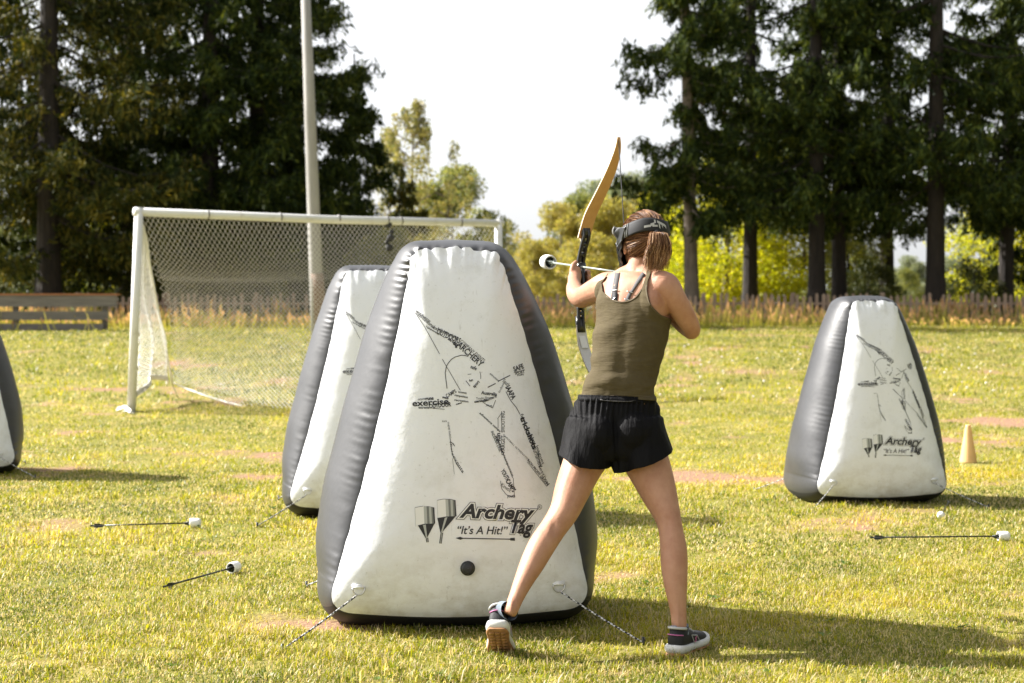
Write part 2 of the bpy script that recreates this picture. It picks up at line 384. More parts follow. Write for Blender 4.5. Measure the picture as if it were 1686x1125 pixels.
c1 = np.array([.36, .36, .05]) * g.uniform(.6, 1.3, (n, 1)); rs = np.where(head[:, None], np.array([.66, .40, .25]), np.array([.52, .46, .15])) * g.uniform(.7, 1.25, (n, 1))
C = np.stack([c1, c1, (c1 + rs) / 2, (c1 + rs) / 2, rs, rs, rs], 1).reshape(-1, 3)
tag(link('tall_grass', np_mesh('tall_grass', V, T, C), M_grass, smooth=False), 'tall rusty seeded grass growing along the wooden fence', 'grass', kind='stuff')
g = np.random.default_rng(9); mbf = MB()
for k in range(170):
    yy = g.uniform(21, 33); xx = g.uniform(.5, 6.5) * yy / 22 if k % 3 else g.uniform(-7, 7) * yy / 22
    zz = float(GZ(xx, yy)); r = g.uniform(.010, .02); mbf.ball((xx, yy, zz + g.uniform(.06, .11)), (r, r, r * .8), 6, 4)
tag(mbf.build('clover_flowers', mat('petal', (.75, .70, .66), .8)), 'small pale clover flowers dotted through the far grass', 'flowers', kind='stuff')

# ================================================================ INFLATABLE BUNKERS
M_white = mat('white_vinyl', (.80, .82, .855), .42, .5, noise=(7, (.66, .67, .66), .52, .78), bump=(9, .3, .02))
def dirty(m):                                            # scuffs, specks and grass dirt, more of it near the foot
    N = m.node_tree.nodes; L = m.node_tree.links; b = N['Principled BSDF']; src = b.inputs['Base Color'].links[0].from_socket; tc = N.new('ShaderNodeTexCoord')
    def nz(sc, st, det=4):
        mp = N.new('ShaderNodeMapping'); mp.inputs['Scale'].default_value = st; n = N.new('ShaderNodeTexNoise'); n.inputs['Scale'].default_value = sc; n.inputs['Detail'].default_value = det; n.inputs['Roughness'].default_value = .7
        L.new(tc.outputs['Object'], mp.inputs[0]); L.new(mp.outputs[0], n.inputs['Vector']); return n.outputs[0]
    def mr(src_, a, b_, lo=0., hi=1.):
        r = N.new('ShaderNodeMapRange'); r.inputs[1].default_value = a; r.inputs[2].default_value = b_; r.inputs[3].default_value = lo; r.inputs[4].default_value = hi; L.new(src_, r.inputs[0]); return r.outputs[0]
    def mul(a, b_):
        x = N.new('ShaderNodeMath'); x.operation = 'MULTIPLY'; L.new(a, x.inputs[0]); L.new(b_, x.inputs[1]); return x.outputs[0]
    def mix(f, a, c):
        x = N.new('ShaderNodeMix'); x.data_type = 'RGBA'; L.new(f, x.inputs[0]); L.new(a, x.inputs[6]); x.inputs[7].default_value = (*c, 1); return x.outputs[2]
    sep = N.new('ShaderNodeSeparateXYZ'); L.new(tc.outputs['Object'], sep.inputs[0])
    o = mix(mr(nz(60, (1, 1, 1)), .63, .71, 0, .35), src, (.30, .29, .25))
    o = mix(mr(nz(26, (2.2, 1, .35)), .63, .72, 0, .35), o, (.34, .33, .30))
    o = mix(mul(mr(sep.outputs[2], .40, .05, 0, .5), mr(nz(9, (1, 1, 1.4)), .42, .68)), o, (.36, .31, .22))
    L.new(o, b.inputs['Base Color'])
dirty(M_white)
M_band = mat('grey_vinyl', (.038, .039, .043), .42, .5, noise=(7, (.050, .050, .053), .4, .8), bump=(30, .12, .006))
M_base = mat('black_vinyl', (.012, .012, .014), .6)
M_ink = mat('print_ink', (.018, .018, .022), .55); M_paper = mat('print_white', (.78, .79, .78), .5)
M_g1 = mat('print_pale_grey', (.42, .44, .42), .5); M_g2 = mat('print_mid_grey', (.16, .17, .16), .5)
M_ring = mat('ring_steel', (.55, .55, .55), .3, metal=1); M_plast = mat('black_plastic', (.015, .015, .016), .35)
def ropemat():
    m = bpy.data.materials.new('braided_cord'); m.use_nodes = True; N = m.node_tree.nodes; L = m.node_tree.links
    uv = N.new('ShaderNodeUVMap'); ck = N.new('ShaderNodeTexChecker'); ck.inputs['Scale'].default_value = 1
    ck.inputs[1].default_value = (.02, .02, .02, 1); ck.inputs[2].default_value = (.55, .55, .54, 1)
    L.new(uv.outputs[0], ck.inputs[0]); L.new(ck.outputs[0], N['Principled BSDF'].inputs['Base Color']); N['Principled BSDF'].inputs['Roughness'].default_value = .8
    return m
M_rope = ropemat()
def rope(a, b, r, parent):
    a, b = Vector(a), Vector(b); n = 14; pts = []
    for i in range(n + 1):
        t = i / n; p = a.lerp(b, t); p.z -= .03 * (b - a).length * math.sin(math.pi * t) * .3; pts.append(p)
    mb = MB().tube(pts, r, 8); me = mb.mesh('tether_rope'); uv = me.uv_layers.new(name='UVMap'); Lh = (b - a).length
    for poly in me.polygons:
        ring = [v % 8 for v in poly.vertices]
        for li in poly.loop_indices:
            vi = me.loops[li].vertex_index; j = vi % 8
            if 7 in ring and j == 0: j = 8
            uv.data[li].uv = (j / 8 * 2 + vi // 8 / n * Lh / .024, vi // 8 / n * Lh / .012 )
    return link('tether_rope', me, M_rope, parent)

HB = 1.437
def hd(z): return .37 - .17 * np.clip(z / HB, 0, 1)      # half depth of the seams
def seam_path(n=840):
    C = [(-.502, .082), (.502, .082), (.168, HB), (-.164, HB)]; rad = [.08, .08, .075, .055]; pts = []
    for i in range(4):
        p0 = np.array(C[i - 1]); p = np.array(C[i]); p1 = np.array(C[(i + 1) % 4])
        u = (p0 - p) / np.linalg.norm(p0 - p); v = (p1 - p) / np.linalg.norm(p1 - p); ang = math.acos(u @ v); t = rad[i] / math.tan(ang / 2)
        a = p + u * t; bq = p + v * t; m_ = p
        for q in np.linspace(0, 1, 12): pts.append((1 - q) ** 2 * a + 2 * q * (1 - q) * m_ + q * q * bq)
    pts = np.array(pts + [pts[0]]); 
    # bottom edge bows up a little, sides bow in a little
    sg = np.r_[0, np.cumsum(np.linalg.norm(np.diff(pts, axis=0), axis=1))]; ss = np.linspace(0, sg[-1], n, endpoint=False)
    q = np.stack([np.interp(ss, sg, pts[:, 0]), np.interp(ss, sg, pts[:, 1])], 1)
    low = np.exp(-((q[:, 1] - .075) / .05) ** 2); q[:, 1] += low * -.030 * np.cos(np.clip(q[:, 0] / .5, -1, 1) * math.pi / 2)
    q[:, 1] += np.exp(-((q[:, 1] - HB) / .03) ** 2) * .012 * np.cos(np.clip(q[:, 0] / .2, -1, 1) * math.pi / 2)
    q[:, 0] += .024 * np.sin(np.pi * np.clip(q[:, 1] / HB, 0, 1)); return q, ss, sg[-1]
PATH, PS, PL = seam_path(); FC = np.array([0, .62]); ANG = np.arctan2(PATH[:, 1] - FC[1], PATH[:, 0] - FC[0]); PR = np.linalg.norm(PATH - FC, axis=1)
_o = np.argsort(ANG); ANGs = ANG[_o]; PRs = PR[_o]
def face_r(x, z):
    a = np.arctan2(z - FC[1], x - FC[0]); return np.hypot(x, z - FC[1]) / np.interp(a, ANGs, PRs, period=2 * np.pi)
def face_off(r): return .098 * (1 - np.clip(r, 0, 1) ** 3.6) ** .8
def face_y(x, z): return -(hd(z) + face_off(face_r(x, z)))
def wr(s_, seed, sc): return vnoise(np.stack([s_ * sc, np.full_like(s_, seed), 0 * s_], 1), seed)
def make_bunker(loc, rz, scale, seed, label, group, valve=False):
    root = empty('inflatable_bunker', loc, rz); root.scale = (scale,) * 3
    tag(root, label, 'inflatable bunker', group)
    n = len(PATH); s_ = PS
    nrm = np.roll(PATH, -1, 0) - np.roll(PATH, 1, 0); nrm = np.stack([nrm[:, 1], -nrm[:, 0]], 1); nrm /= np.linalg.norm(nrm, axis=1)[:, None]
    top = np.clip((PATH[:, 1] - (HB - .16)) / .12, 0, 1); bot = (PATH[:, 1] < .11) & (np.abs(PATH[:, 0]) < .49)
    side = 1 - bot
    p = PATH + nrm * ((.005 * wr(s_, seed, 30) + .006 * wr(s_, seed + 1, 60)) * top + .002 * wr(s_, seed + 2, 25) * side)[:, None]
    bz = np.interp(PATH[:, 1], [.05, .14, .28, .5, .8, 1.1, 1.28, 1.38, 1.44], [.025, .054, .109, .137, .137, .120, .092, .070, .045])
    bz = np.where(bot, .085, bz); bz = np.where((PATH[:, 1] > HB - .012), .038, bz)
    k = np.hanning(41); k /= k.sum(); bz = np.convolve(np.r_[bz[-20:], bz, bz[:20]], k, 'valid')
    nw = 45; ww = np.sin(np.linspace(-1, 1, nw) * math.pi / 2)
    S_, W_ = np.meshgrid(np.arange(n), ww, indexing='ij')
    prof = (1 - np.abs(W_) ** 2.2) ** .72; hdp = hd(p[:, 1])[S_]
    gath = np.exp(-(1 - np.abs(W_)) / .09) * (1 - np.exp(-(1 - np.abs(W_)) / .02))
    ph = wr(s_, seed + 5, 3) * 7
    rip = np.sin(s_ * 2 * math.pi / .031 + 1.6 * ph) * np.clip(.15 + wr(s_, seed + 6, 5), 0, 1.2) + .6 * wr(s_, seed + 7, 60) + .7 * wr(s_, seed + 8, 26)
    amp = .0048 + .008 * top
    mod = vnoise(np.stack([s_[S_].ravel() * 9, np.sign(W_).ravel() * 3, W_.ravel() * 2], 1), seed + 9).reshape(S_.shape)
    disp = (rip * amp)[S_] * gath * (side)[S_] * (.8 + .6 * mod)
    big = vnoise(np.stack([s_[S_].ravel() * 4, W_.ravel() * 1.5, 0 * W_.ravel()], 1), seed + 10).reshape(S_.shape) * .004 * prof
    off = bz[S_] * prof + disp + big; ew = (np.abs(W_) ** 14)[..., None]; pq = PATH[S_] * (1 - ew) + p[S_] * ew
    Vb = np.stack([pq[..., 0] + nrm[S_, 0] * off, W_ * hdp, pq[..., 1] + nrm[S_, 1] * off], -1)
    Vb[..., 2] = np.maximum(Vb[..., 2], .004)
    def grid(sel, name, mt):
        V = Vb.reshape(-1, 3); ii = np.array([i for i in range(n) if sel[i]]); jj = np.arange(nw - 1); I, J = np.meshgrid(ii, jj, indexing='ij'); I, J = I.ravel(), J.ravel(); I2 = (I + 1) % n
        Fq = np.stack([I * nw + J, I * nw + J + 1, I2 * nw + J + 1, I2 * nw + J], 1); u, inv = np.unique(Fq, return_inverse=True)
        return link(name, np_mesh(name, V[u], inv.reshape(-1, 4)), mt, root)
    grid(~bot, 'side_band', M_band); grid(bot, 'base_panel', M_base)
    nr = 34; rr = np.linspace(0, 1, nr) ** .8
    for sg, nm in ((-1, 'front_panel'), (1, 'back_panel')):
        A, Rr = np.meshgrid(np.arange(n), rr[1:], indexing='ij')
        er = (Rr ** 16)[..., None]; q = FC + ((PATH[A] * (1 - er) + p[A] * er) - FC) * Rr[..., None]
        pk = (wr(s_, seed + 3, 42) * .015 + wr(s_, seed + 4, 20) * .008)[A] * top[A] * np.exp(-(1 - Rr) / .032) * (1 - np.exp(-(1 - Rr) / .012)) + \
             (wr(s_, seed + 12, 22) * .004)[A] * np.exp(-(1 - Rr) / .04) * (1 - np.exp(-(1 - Rr) / .01))
        yv = hd(q[..., 1]) + face_off(Rr) + pk
        V = np.concatenate([np.stack([q[..., 0], sg * yv, q[..., 1]], -1).reshape(-1, 3), [[FC[0], sg * (hd(FC[1]) + face_off(0)), FC[1]]]])
        m_ = nr - 1; I, J = np.meshgrid(np.arange(n), np.arange(m_ - 1), indexing='ij'); I, J = I.ravel(), J.ravel(); I2 = (I + 1) % n
        Fq = np.stack([I * m_ + J, I * m_ + J + 1, I2 * m_ + J + 1, I2 * m_ + J], 1)
        fs = Fq.tolist() + [[n * m_, i * m_, ((i + 1) % n) * m_] for i in range(n)]
        me = bpy.data.meshes.new(nm); me.from_pydata(V.tolist(), [], fs); me.update(); link(nm, me, M_white, root)
    # tether rings, tabs and cords at the four lower corners, air valve
    for sx in (-1, 1):
        for sy in (-1, 1):
            x0, z0 = sx * .375, .165; y0 = sy * (-float(face_y(np.array([x0]), np.array([z0]))[0])) ; q = Vector((x0, y0 + sy * .006, z0))
            tb = MB(); tb.tube([q + Vector((-.022, 0, .013)), q + Vector((.022, 0, .013))], (.004), 8); tb.box(q + Vector((0, .003 * -sy, .016)), (.026, .002, .008)); tb.build('tether_tab', M_paper, root)
            rg = MB(); pts = [q + Vector((-.022, sy * .004, .012))] + [q + Vector((.022 * -math.cos(a), sy * .006, .008 - .024 * math.sin(a))) for a in np.linspace(.1, math.pi - .1, 9)] + [q + Vector((.022, sy * .004, .012))]
            rg.tube(pts, .0028, 6); rg.build('tether_ring', M_ring, root)
            e = Vector((x0 + sx * (.27 if sy < 0 else .22), y0 + sy * .30, .01)); st_ = q + Vector((.008 * sx, sy * .008, -.016)); rope(st_, e, .0036, root)
            rb = MB().tube([e + Vector((0, 0, .02)), e - Vector((0, 0, .03))], [.006, .004], 6); rb.build('peg', M_plast, root)
    if not valve: return root
    xv, zv = .03, .245; yv = float(face_y(np.array([xv]), np.array([zv]))[0]); vb = MB()
    vb.lathe([(.0275, -.005), (.0275, .006), (.024, .008), (.0225, .008), (.0215, .022), (.019, .0255), (.016, .0265), (.0005, .027)], (xv, yv, zv), (0, -1, .1)); vb.build('air_valve', M_plast, root)
    return root
# prints: drawn in the face plane (x, z) of the bunker, pressed onto the curved panel
NB_LOC = Vector((-.236, 6.77, 0)); NB_RZ = R(5.5)
MW = Matrix.Translation(NB_LOC) @ Matrix.Rotation(NB_RZ, 4, 'Z'); MWI = MW.inverted()
def fp(px, py):                                          # photo pixel on the near bunker -> face plane
    o = MWI @ Vector((0, 0, CH)); dr = (MWI.to_3x3() @ Vector(((px - CX) / F, 1, -(py - HY) / F)))
    t = 6.3
    for _ in range(8):
        q = o + dr * t; yy = float(face_y(np.array([q.x]), np.array([q.z]))[0]); t += (yy - q.y) / dr.y
    q = o + dr * t; return np.array([q.x, q.z])
TC = {}
def glyphs(txt, bold, shear, res=3):
    k = (txt, bold, shear)
    if k not in TC:
        cu = bpy.data.curves.new('t', 'FONT'); cu.body = txt; cu.offset = bold; cu.shear = shear; cu.resolution_u = res; cu.fill_mode = 'FRONT'
        o = bpy.data.objects.new('t', cu); me = bpy.data.meshes.new_from_object(o); V = vco(me)[:, :2]; T = tris(me).copy()
        bpy.data.objects.remove(o); bpy.data.curves.remove(cu); bpy.data.meshes.remove(me)
        TC[k] = (V, T)
    return TC[k]
class Print:
    def __init__(s): s.V = []; s.T = []; s.M = []; s.n = 0
    def put(s, V2, T, lift=.0015, mi=0):
        y = face_y(V2[:, 0], V2[:, 1]) - lift; s.V.append(np.stack([V2[:, 0], y, V2[:, 1]], 1)); s.T.append(T + s.n); s.M += [mi] * len(T); s.n += len(V2)
    def text(s, txt, p0, p1, h, bold=0, shear=0, lift=.0015, mi=0, wref=None):
        """baseline from photo pixel p0 to p1, cap height h pixels"""
        V, T = glyphs(txt, bold, shear); W0, _ = glyphs(txt, wref if wref is not None else bold, shear); V = V - [W0[:, 0].min(), 0]; W0 = W0 - [W0[:, 0].min(), 0]
        a, b_ = fp(*p0), fp(*p1); e = b_ - a; Lg = np.linalg.norm(e); e /= Lg; nn = np.array([-e[1], e[0]])
        sx = Lg / (W0[:, 0].max()); sy = h * .00226 / .70
        s.put(a + (V[:, :1] * sx) * e + (V[:, 1:2] * sy) * nn, T, lift, mi)
    def line(s, pts, wpx, mi=0, lift=.0015, dash=None):
        Q = [fp(*p) for p in pts]
        for a, b_ in zip(Q[:-1], Q[1:]):
            n = max(1, int(np.linalg.norm(b_ - a) / .02)) ; e = (b_ - a) / np.linalg.norm(b_ - a); nn = np.array([-e[1], e[0]]) * wpx * .00226 / 2
            t = np.linspace(0, 1, n + 1)
            for i in range(n):
                if dash and (i % dash == dash - 1): continue
                c, d = a + (b_ - a) * t[i], a + (b_ - a) * t[i + 1]; s.put(np.array([c - nn, d - nn, d + nn, c + nn]), np.array([[0, 1, 2], [0, 2, 3]]), lift, mi)
    def poly(s, pts, mi=0, lift=.0015):
        Q = np.array([fp(*p) for p in pts]); n = len(Q); s.put(Q, np.array([[0, i, i + 1] for i in range(1, n - 1)]), lift, mi)
    def mesh(s, name):
        me = np_mesh(name, np.concatenate(s.V), np.concatenate(s.T)); me.polygons.foreach_set('material_index', s.M); return me
def archer_print():
    p = Print(); t = p.text
    t('International', (683, 516), (713, 541), 6, .01); t('archery', (684, 512), (708, 531), 3.5, .02); t('exhibitionists', (712, 541), (753, 559), 6, .01); t('corporate', (701, 538), (722, 552), 3.5)
    t('OUTDOORS', (718, 549), (756, 566), 9.5, .018); t('safe fun', (737, 559), (748, 567), 4, .03); t('COMPANY EVENTS', (757, 563), (796, 597), 5.5); t('ARCHERY', (751, 569), (791, 605), 10, .022); t('tag', (745, 566), (753, 572), 7, .04)
    p.line([(700, 540), (733, 600), (758, 643)], .9, dash=6); p.line([(703, 540), (720, 548), (733, 557)], .7); p.line([(684, 516), (700, 540)], .8)
    p.line([(736, 640), (734.5, 628), (733, 614), (735, 603), (738, 598), (743, 592), (749, 588), (759.5, 585), (766, 585.5), (771, 587)], 1.2, dash=5)
    p.line([(790, 612), (791.5, 618), (791.5, 624)], .9); t('safe', (774, 606), (784, 610), 6, .02); p.line([(770, 616.5), (776, 616)], .8); t('fun', (773, 629), (779, 627), 4, .03)
    p.line([(767, 627), (774, 636)], 1.1); t('sport', (781, 639), (790, 629), 5, .03)
    t('CAMPS', (736, 655), (752, 646), 6, .02); t('exercise', (679, 669), (739, 665.5), 10, .026); t('OUTDOOR', (707, 672.5), (743, 669), 7, .03); t('corporate', (688, 659.5), (702, 658), 4, .01); t('runs', (701, 659), (714, 658), 5.5, .04)
    t('extreme', (689, 673), (707, 673), 4.5, .02); p.line([(712, 672.5), (732, 674)], .9); t('events', (728, 655.5), (738, 657.5), 4, .04)
    t('competition', (748, 652), (770, 656), 3.6, .02); t('tournaments', (754, 646.5), (768, 649), 3.6, .02); t('recreation', (748, 660), (771, 663), 3.5, .02); t('new', (751, 667), (761, 664), 2.6, .05)
    t('Australia', (792, 649), (818, 652), 5.5, .03); t('Trade Shows', (784, 658.5), (812, 656), 4); t('canada', (781, 663.5), (803, 660), 4, .04); t('adventure', (795, 664), (818, 654), 4.5, .01); p.line([(816, 659), (811, 672), (797, 664)], .9); t('youth', (800, 668), (810, 671), 4, .01)
    p.line([(803, 638), (809, 635), (816, 631.5)], 1.5, dash=3); p.line([(820, 628), (830, 623), (840, 618)], 1.4, dash=3)
    t('SAFE', (846.5, 612), (863, 606), 8, .03); t('SPORT', (848, 617), (864, 614), 4.5, .02); t('FUN', (852, 619.5), (862, 618), 3, .02); t('exciting', (846, 614.3), (864, 609), 2)
    t('attractions', (806, 616), (821, 629), 3.2, .01); t('IAAPA', (832, 638), (843, 659), 8.5, .03); t('Youth', (826, 628), (836, 637), 7); t('Indoor', (823, 647), (832, 628), 3.6)
    p.line([(833, 645), (841, 660), (850, 671), (856, 682)], 1.1); t('trickshots', (856, 688), (877.5, 741), 9, .04); t('fun', (856, 683), (861, 694), 6); t('play', (871, 718), (879, 733), 6, .03)
    t('tournament', (875, 735), (888, 771), 9, 0); t('leagues', (882, 735), (893, 765), 5); t('festival', (886, 768), (901, 799), 5); p.line([(885, 741), (890, 768)], .8)
    t('adventure camps', (789, 681), (823, 712), 3.6, .02); t('PAINTBALL ALTERNATIVE', (828, 717), (870, 759), 2.8); t('NON PROFIT GROUPS', (868, 759), (901, 801), 4.2, .02); p.line([(868, 761), (900, 801)], .6)
    t('SHOOTING', (831, 712), (831, 677), 6); t('TARGET', (831, 747), (831, 717), 6, .01); p.line([(819, 690), (826, 680), (826, 712)], .8); p.line([(820, 690), (820, 705)], .8); t('fun', (824, 727), (823, 713), 7, .03)
    t('INDIANA DNR', (808, 711), (822, 745), 4.5, .01); t('archery', (815, 718), (829, 752), 4.5, .02); p.line([(818, 720), (832, 757), (844, 787)], .9); t('corporate', (829, 752), (843, 785), 3.8, .01)
    t('YOUTH', (824, 775), (834, 793), 7, .03); t('CAMPS', (832, 792), (844, 811), 7.5, .03); t('Kinetic', (824, 800), (840, 811), 6); p.line([(824, 792), (826, 805), (834, 815), (847, 819)], .8); t('youth', (835, 819), (848, 819), 5, .02); p.line([(845, 787), (847, 818)], .8)
    t('ROCK', (728, 695), (736, 695), 2.6, .01); t('THEME PARKS', (736, 695), (740, 722), 3.2); p.line([(741, 722), (743, 740), (746, 752), (752, 765), (762, 779)], .9); p.line([(740, 728), (746, 730), (749, 735), (742, 727)], .8)
    t('field', (741, 731), (744, 750), 3.2); t('events', (745, 752), (761, 779), 5); p.line([(745, 755), (748, 781)], .5)
    return p.mesh('archer_print')
def logo_print():
    p = Print(); t = p.text
    for (x0, x1, yt, yb, sl, tip, st) in ((683, 715, 836, 862, -1.5, (703, 886), (704, 893)), (719.5, 750, 824, 850, -1.2, (727.5, 877), (725, 895))):
        W_ = x1 - x0
        def col(a, b_, mi, lift=.0015): p.poly([(x0 + W_ * a, yt + 1.5 * (1 - 4 * (a - .5) ** 2) * -1.5), (x0 + W_ * b_, yt + 1.5 * (1 - 4 * (b_ - .5) ** 2) * -1.5), (x0 + W_ * b_ + 1.5, yb + 3 - 5 * b_ * b_ + 2), (x0 + W_ * a + 1.5, yb + 3 - 5 * a * a + 2)], mi, lift)
        p.line([(x0, yt), (x0 + 1.5, yb + 5)], .5, 2)
        cols = [3, 1, 1, 1, 3, 2, 2, 4, 0] if False else [1, 1, 2, 2, 2, 3, 1, 3, 0]
        cs = [(0, .45, 1), (.45, .6, 2), (.6, .72, 3), (.72, .84, 2), (.84, .93, 3), (.93, 1, 0)]
        for a, b_, mi in cs: col(a, b_, mi)
        p.line([(x0, yt), (x0 + W_ * .3, yt - 2), (x0 + W_ * .7, yt - 2), (x1, yt)], .7)
        xa, xb = x0 + 5, x1 + .5
        if x0 > 700: xa = x0 + .5
        p.poly([(xa, yb + 3), (x0 + W_ * .5, yb + .5), (xb, yb), tip, (tip[0] - 2.5, tip[1])], 0, .002)
        p.poly([(x0 + W_ * .42, yb + 2.5), (x0 + W_ * .56, yb + 1.6), (tip[0] + .5, tip[1]), (tip[0] - 1.5, tip[1])], 2, .0025)
        p.line([tip, st], 4, 0); p.line([tip, st], 1.2, 2, .002)
    B0, B1 = (757, 851.5), (879, 855.5); T0, T1 = (840.5, 877), (877, 878.5); sh = .28
    for (bo, mi, lf) in ((.125, 0, .0016), (.098, 1, .0019)):
        t('Tag', T0, T1, 21, bo, sh, lf - .0006, mi, wref=.02); t('Archery', B0, B1, 22, bo, sh, lf + .0006, mi, wref=.02)
    t('Archery', B0, B1, 22, .034, sh, .003, 0, wref=.02); t('Tag', T0, T1, 21, .034, sh, .0033, 0, wref=.02)
    t('\u201cIt\u2019s A Hit!\u201d', (753, 879), (836, 880), 13, .012, .22)
    p.line([(754, 886.3), (846, 888)], 1.6); p.poly([(750, 886), (758, 884), (764, 886.6), (758, 889)]); p.poly([(840, 886), (847.5, 885.5), (848, 890.5), (840, 890)])
    p.line([(888.5 + 3.6 * math.cos(a), 835 + 3.9 * math.sin(a)) for a in np.linspace(0, 2 * math.pi, 15)], .6); t('R', (886.6, 837.2), (890.4, 837.2), 4.4)
    return p.mesh('logo_print')
ME_AP = archer_print(); ME_LP = logo_print()
for m_ in (M_ink,): ME_AP.materials.append(m_)
for m_ in (M_ink, M_paper, M_g1, M_g2): ME_LP.materials.append(m_)
GB = 'white and grey inflatable bunkers on the field'
BK = [(NB_LOC, NB_RZ, 1.0, 31, 'largest nearest white faced inflatable bunker with archer print, beside the person'),
      (Vector(((612 - CX) / F * 10.2, 10.25, 0)), R(5), 1.0, 57, 'white inflatable bunker half hidden behind the nearest bunker, in front of the goal'),
      (Vector(((1419 - CX) / F * 10.95, 10.93, 0)), R(10), .88, 83, 'white inflatable bunker standing alone on the right near the yellow cone'),
      (Vector(((-77 - CX) / F * 12.8, 12.75, 0)), R(17), .92, 113, 'white and dark inflatable bunker cut off by the left edge of the photo')]
for (lc, rz, sc, sd_, lb) in BK:
    rt = make_bunker(lc, rz, sc, sd_, lb, GB, sd_ == 31)
    link('archer_print', ME_AP, None, rt, False); link('logo_print', ME_LP, None, rt, False)
# ================================================================ GOAL
M_paint = mat('white_paint', (.72, .72, .70), .45, noise=(9, (.50, .47, .41), .55, .8)); M_net = mat('net_cord', (.62, .60, .56), .8)
M_net2 = mat('net_edge_cord', (.78, .76, .70), .8)
goal = empty('football_goal', G(216, 686)); tag(goal, 'white football goal with a torn sagging net behind the bunkers', 'goal'); gl = goal.location.copy()
gb = MB.build
A0 = Vector(gl); A0.z = 0.0; A1 = P(229, 349, A0.y + .05) ; Bt = P(821, 368, 22.6); Bb = Vector((Bt.x - .02, 22.6, float(GZ(0, 22.6))))
def loc(mb):                                             # goal parts are written in world space, the root stands at the post foot
    mb.v = [tuple(Vector(v) - gl) for v in mb.v]; return mb
loc(MB().tube([A0, A1 + Vector((0, 0, .05))], .052, 14)).build('post', M_paint, goal)
loc(MB().tube([Bb, Bt + Vector((0, 0, .05))], .052, 14)).build('post', M_paint, goal)
loc(MB().tube([A1 - (Bt - A1).normalized() * .06, A1.lerp(Bt, .5) + Vector((0, 0, -.02)), Bt + (Bt - A1).normalized() * .06], .051, 14)).build('crossbar', M_paint, goal)
dv = (Bt - A1).normalized(); M_clip = mat('dark_band', (.12, .11, .10), .6)
for t in (.17, .36, .52, .66, .70, .88): q = A1.lerp(Bt, t) - Vector((0, 0, .04 * t * (1 - t))); loc(MB().tube([q - dv * .008, q + dv * .008], .055, 14)).build('net_clip', M_clip, goal)
# side frame: net edge from the top corner down to a ring above the ground, then the ground line
E_l = P(285, 636, 21.6); E_peg = Vector((E_l.x + .03, 21.8, float(GZ(0, 21.8)))); E_r = Vector((Bt.x + .6, 24.6, .5))
loc(MB().tube([A1 - Vector((0, 0, .03)), P(240, 400, 19.9), P(262, 520, 20.8), E_l], .016, 6)).build('edge_rope', M_net2, goal)
loc(MB().tube([E_l, E_peg], .010, 6)).build('edge_rope', M_net2, goal)
loc(MB().tube([P(256, 690, 19.6), P(226, 690, 19.3)], .022, 8)).build('ground_anchor', mat('rusty_anchor', (.20, .12, .08), .8), goal)
def strands(pts, r, n=3):                                # pts: list of polylines -> one mesh of thin cords
    V, Q = [], []; o = 0
    for pl in pts:
        pl = np.asarray(pl); k = len(pl); t = np.gradient(pl, axis=0); t /= np.linalg.norm(t, axis=1)[:, None] + 1e-9
        a = np.cross(t, [.3, .9, .3]); a /= np.linalg.norm(a, axis=1)[:, None] + 1e-9; b_ = np.cross(t, a)
        ring = np.stack([pl + r * (a * math.cos(2 * math.pi * j / n) + b_ * math.sin(2 * math.pi * j / n)) for j in range(n)], 1).reshape(-1, 3)
        i = np.arange(k - 1)[:, None]
        for j in range(n): Q.append(np.concatenate([i * n + j, i * n + (j + 1) % n, (i + 1) * n + (j + 1) % n, (i + 1) * n + j], 1) + o)
        V.append(ring); o += k * n
    return np.concatenate(V), np.concatenate(Q)
def net(name, S, nu, nv, r, mt):                         # diamond mesh over surface S(u, v)
    L_ = []
    for s0 in range(-nv, nu, 1):
        for sg in (1, -1):
            t = np.arange(0, nv + 1, 2); u = (s0 + t) if sg > 0 else (s0 + nv - t); ok = (u >= 0) & (u <= nu)
            if ok.sum() > 1: L_.append(S(u[ok] / nu, t[ok] / nv))
    V, Q = strands(L_, r); V = V - np.array(gl)
    return link(name, np_mesh(name, V, Q), mt, goal, False)
a1, bt, el, er = map(lambda v: np.array(v, float), (A1, Bt, E_l, E_r))
def S_back(u, v):
    u = np.asarray(u)[:, None]; v = np.asarray(v)[:, None]
    top = a1 + (bt - a1) * u - np.array([0, 0, .05])
    bx = el + (np.array([bt[0] + .3, 21.0, 0]) - el) * u; zb = el[2] * np.clip(1 - u / .3, 0, 1) ** 1.5; bx[:, 2:3] = zb + .05
    bx[:, 1:2] += -1.4 * np.sin(np.pi * np.clip(u * 1.0, 0, 1)) * .9
    p = top * (1 - v) + bx * v; sag = np.sin(np.pi * v)
    p[:, 1:2] += sag * (.55 + .12 * np.sin(u * 9)) ; p[:, 2:3] -= sag * .10 + .05 * np.sin(v * 7 + u * 5) * sag
    lift = np.exp(-((u - .70) / .10) ** 2) * np.clip(1 - v / .25, 0, 1); p[:, 2:3] -= .22 * np.sin(np.pi * np.clip(v / .3, 0, 1)) * (1 - np.exp(-((u - .70) / .16) ** 2)) * .5
    return p
def S_side(u, v):
    u = np.asarray(u)[:, None]; v = np.asarray(v)[:, None]
    f = np.array(A1) + (np.array(A0) + [.02, 0, .05] - np.array(A1)) * v; b_ = a1 + (el - a1) * v
    p = f * (1 - u) + b_ * u; p[:, 0:1] += .05 * np.sin(u * 14 + v * 3) * v + .03 * np.sin(v * 11); p[:, 2:3] -= .22 * np.sin(np.pi * u) * v ** 4 * -1
    return p
net('back_net', S_back, 78, 40, .0033, M_net)
net('side_net', S_side, 18, 46, .0055, M_net2)
u = np.linspace(0, 1, 60); br = S_back(u, np.ones(60)) + [0, 0, -.01]
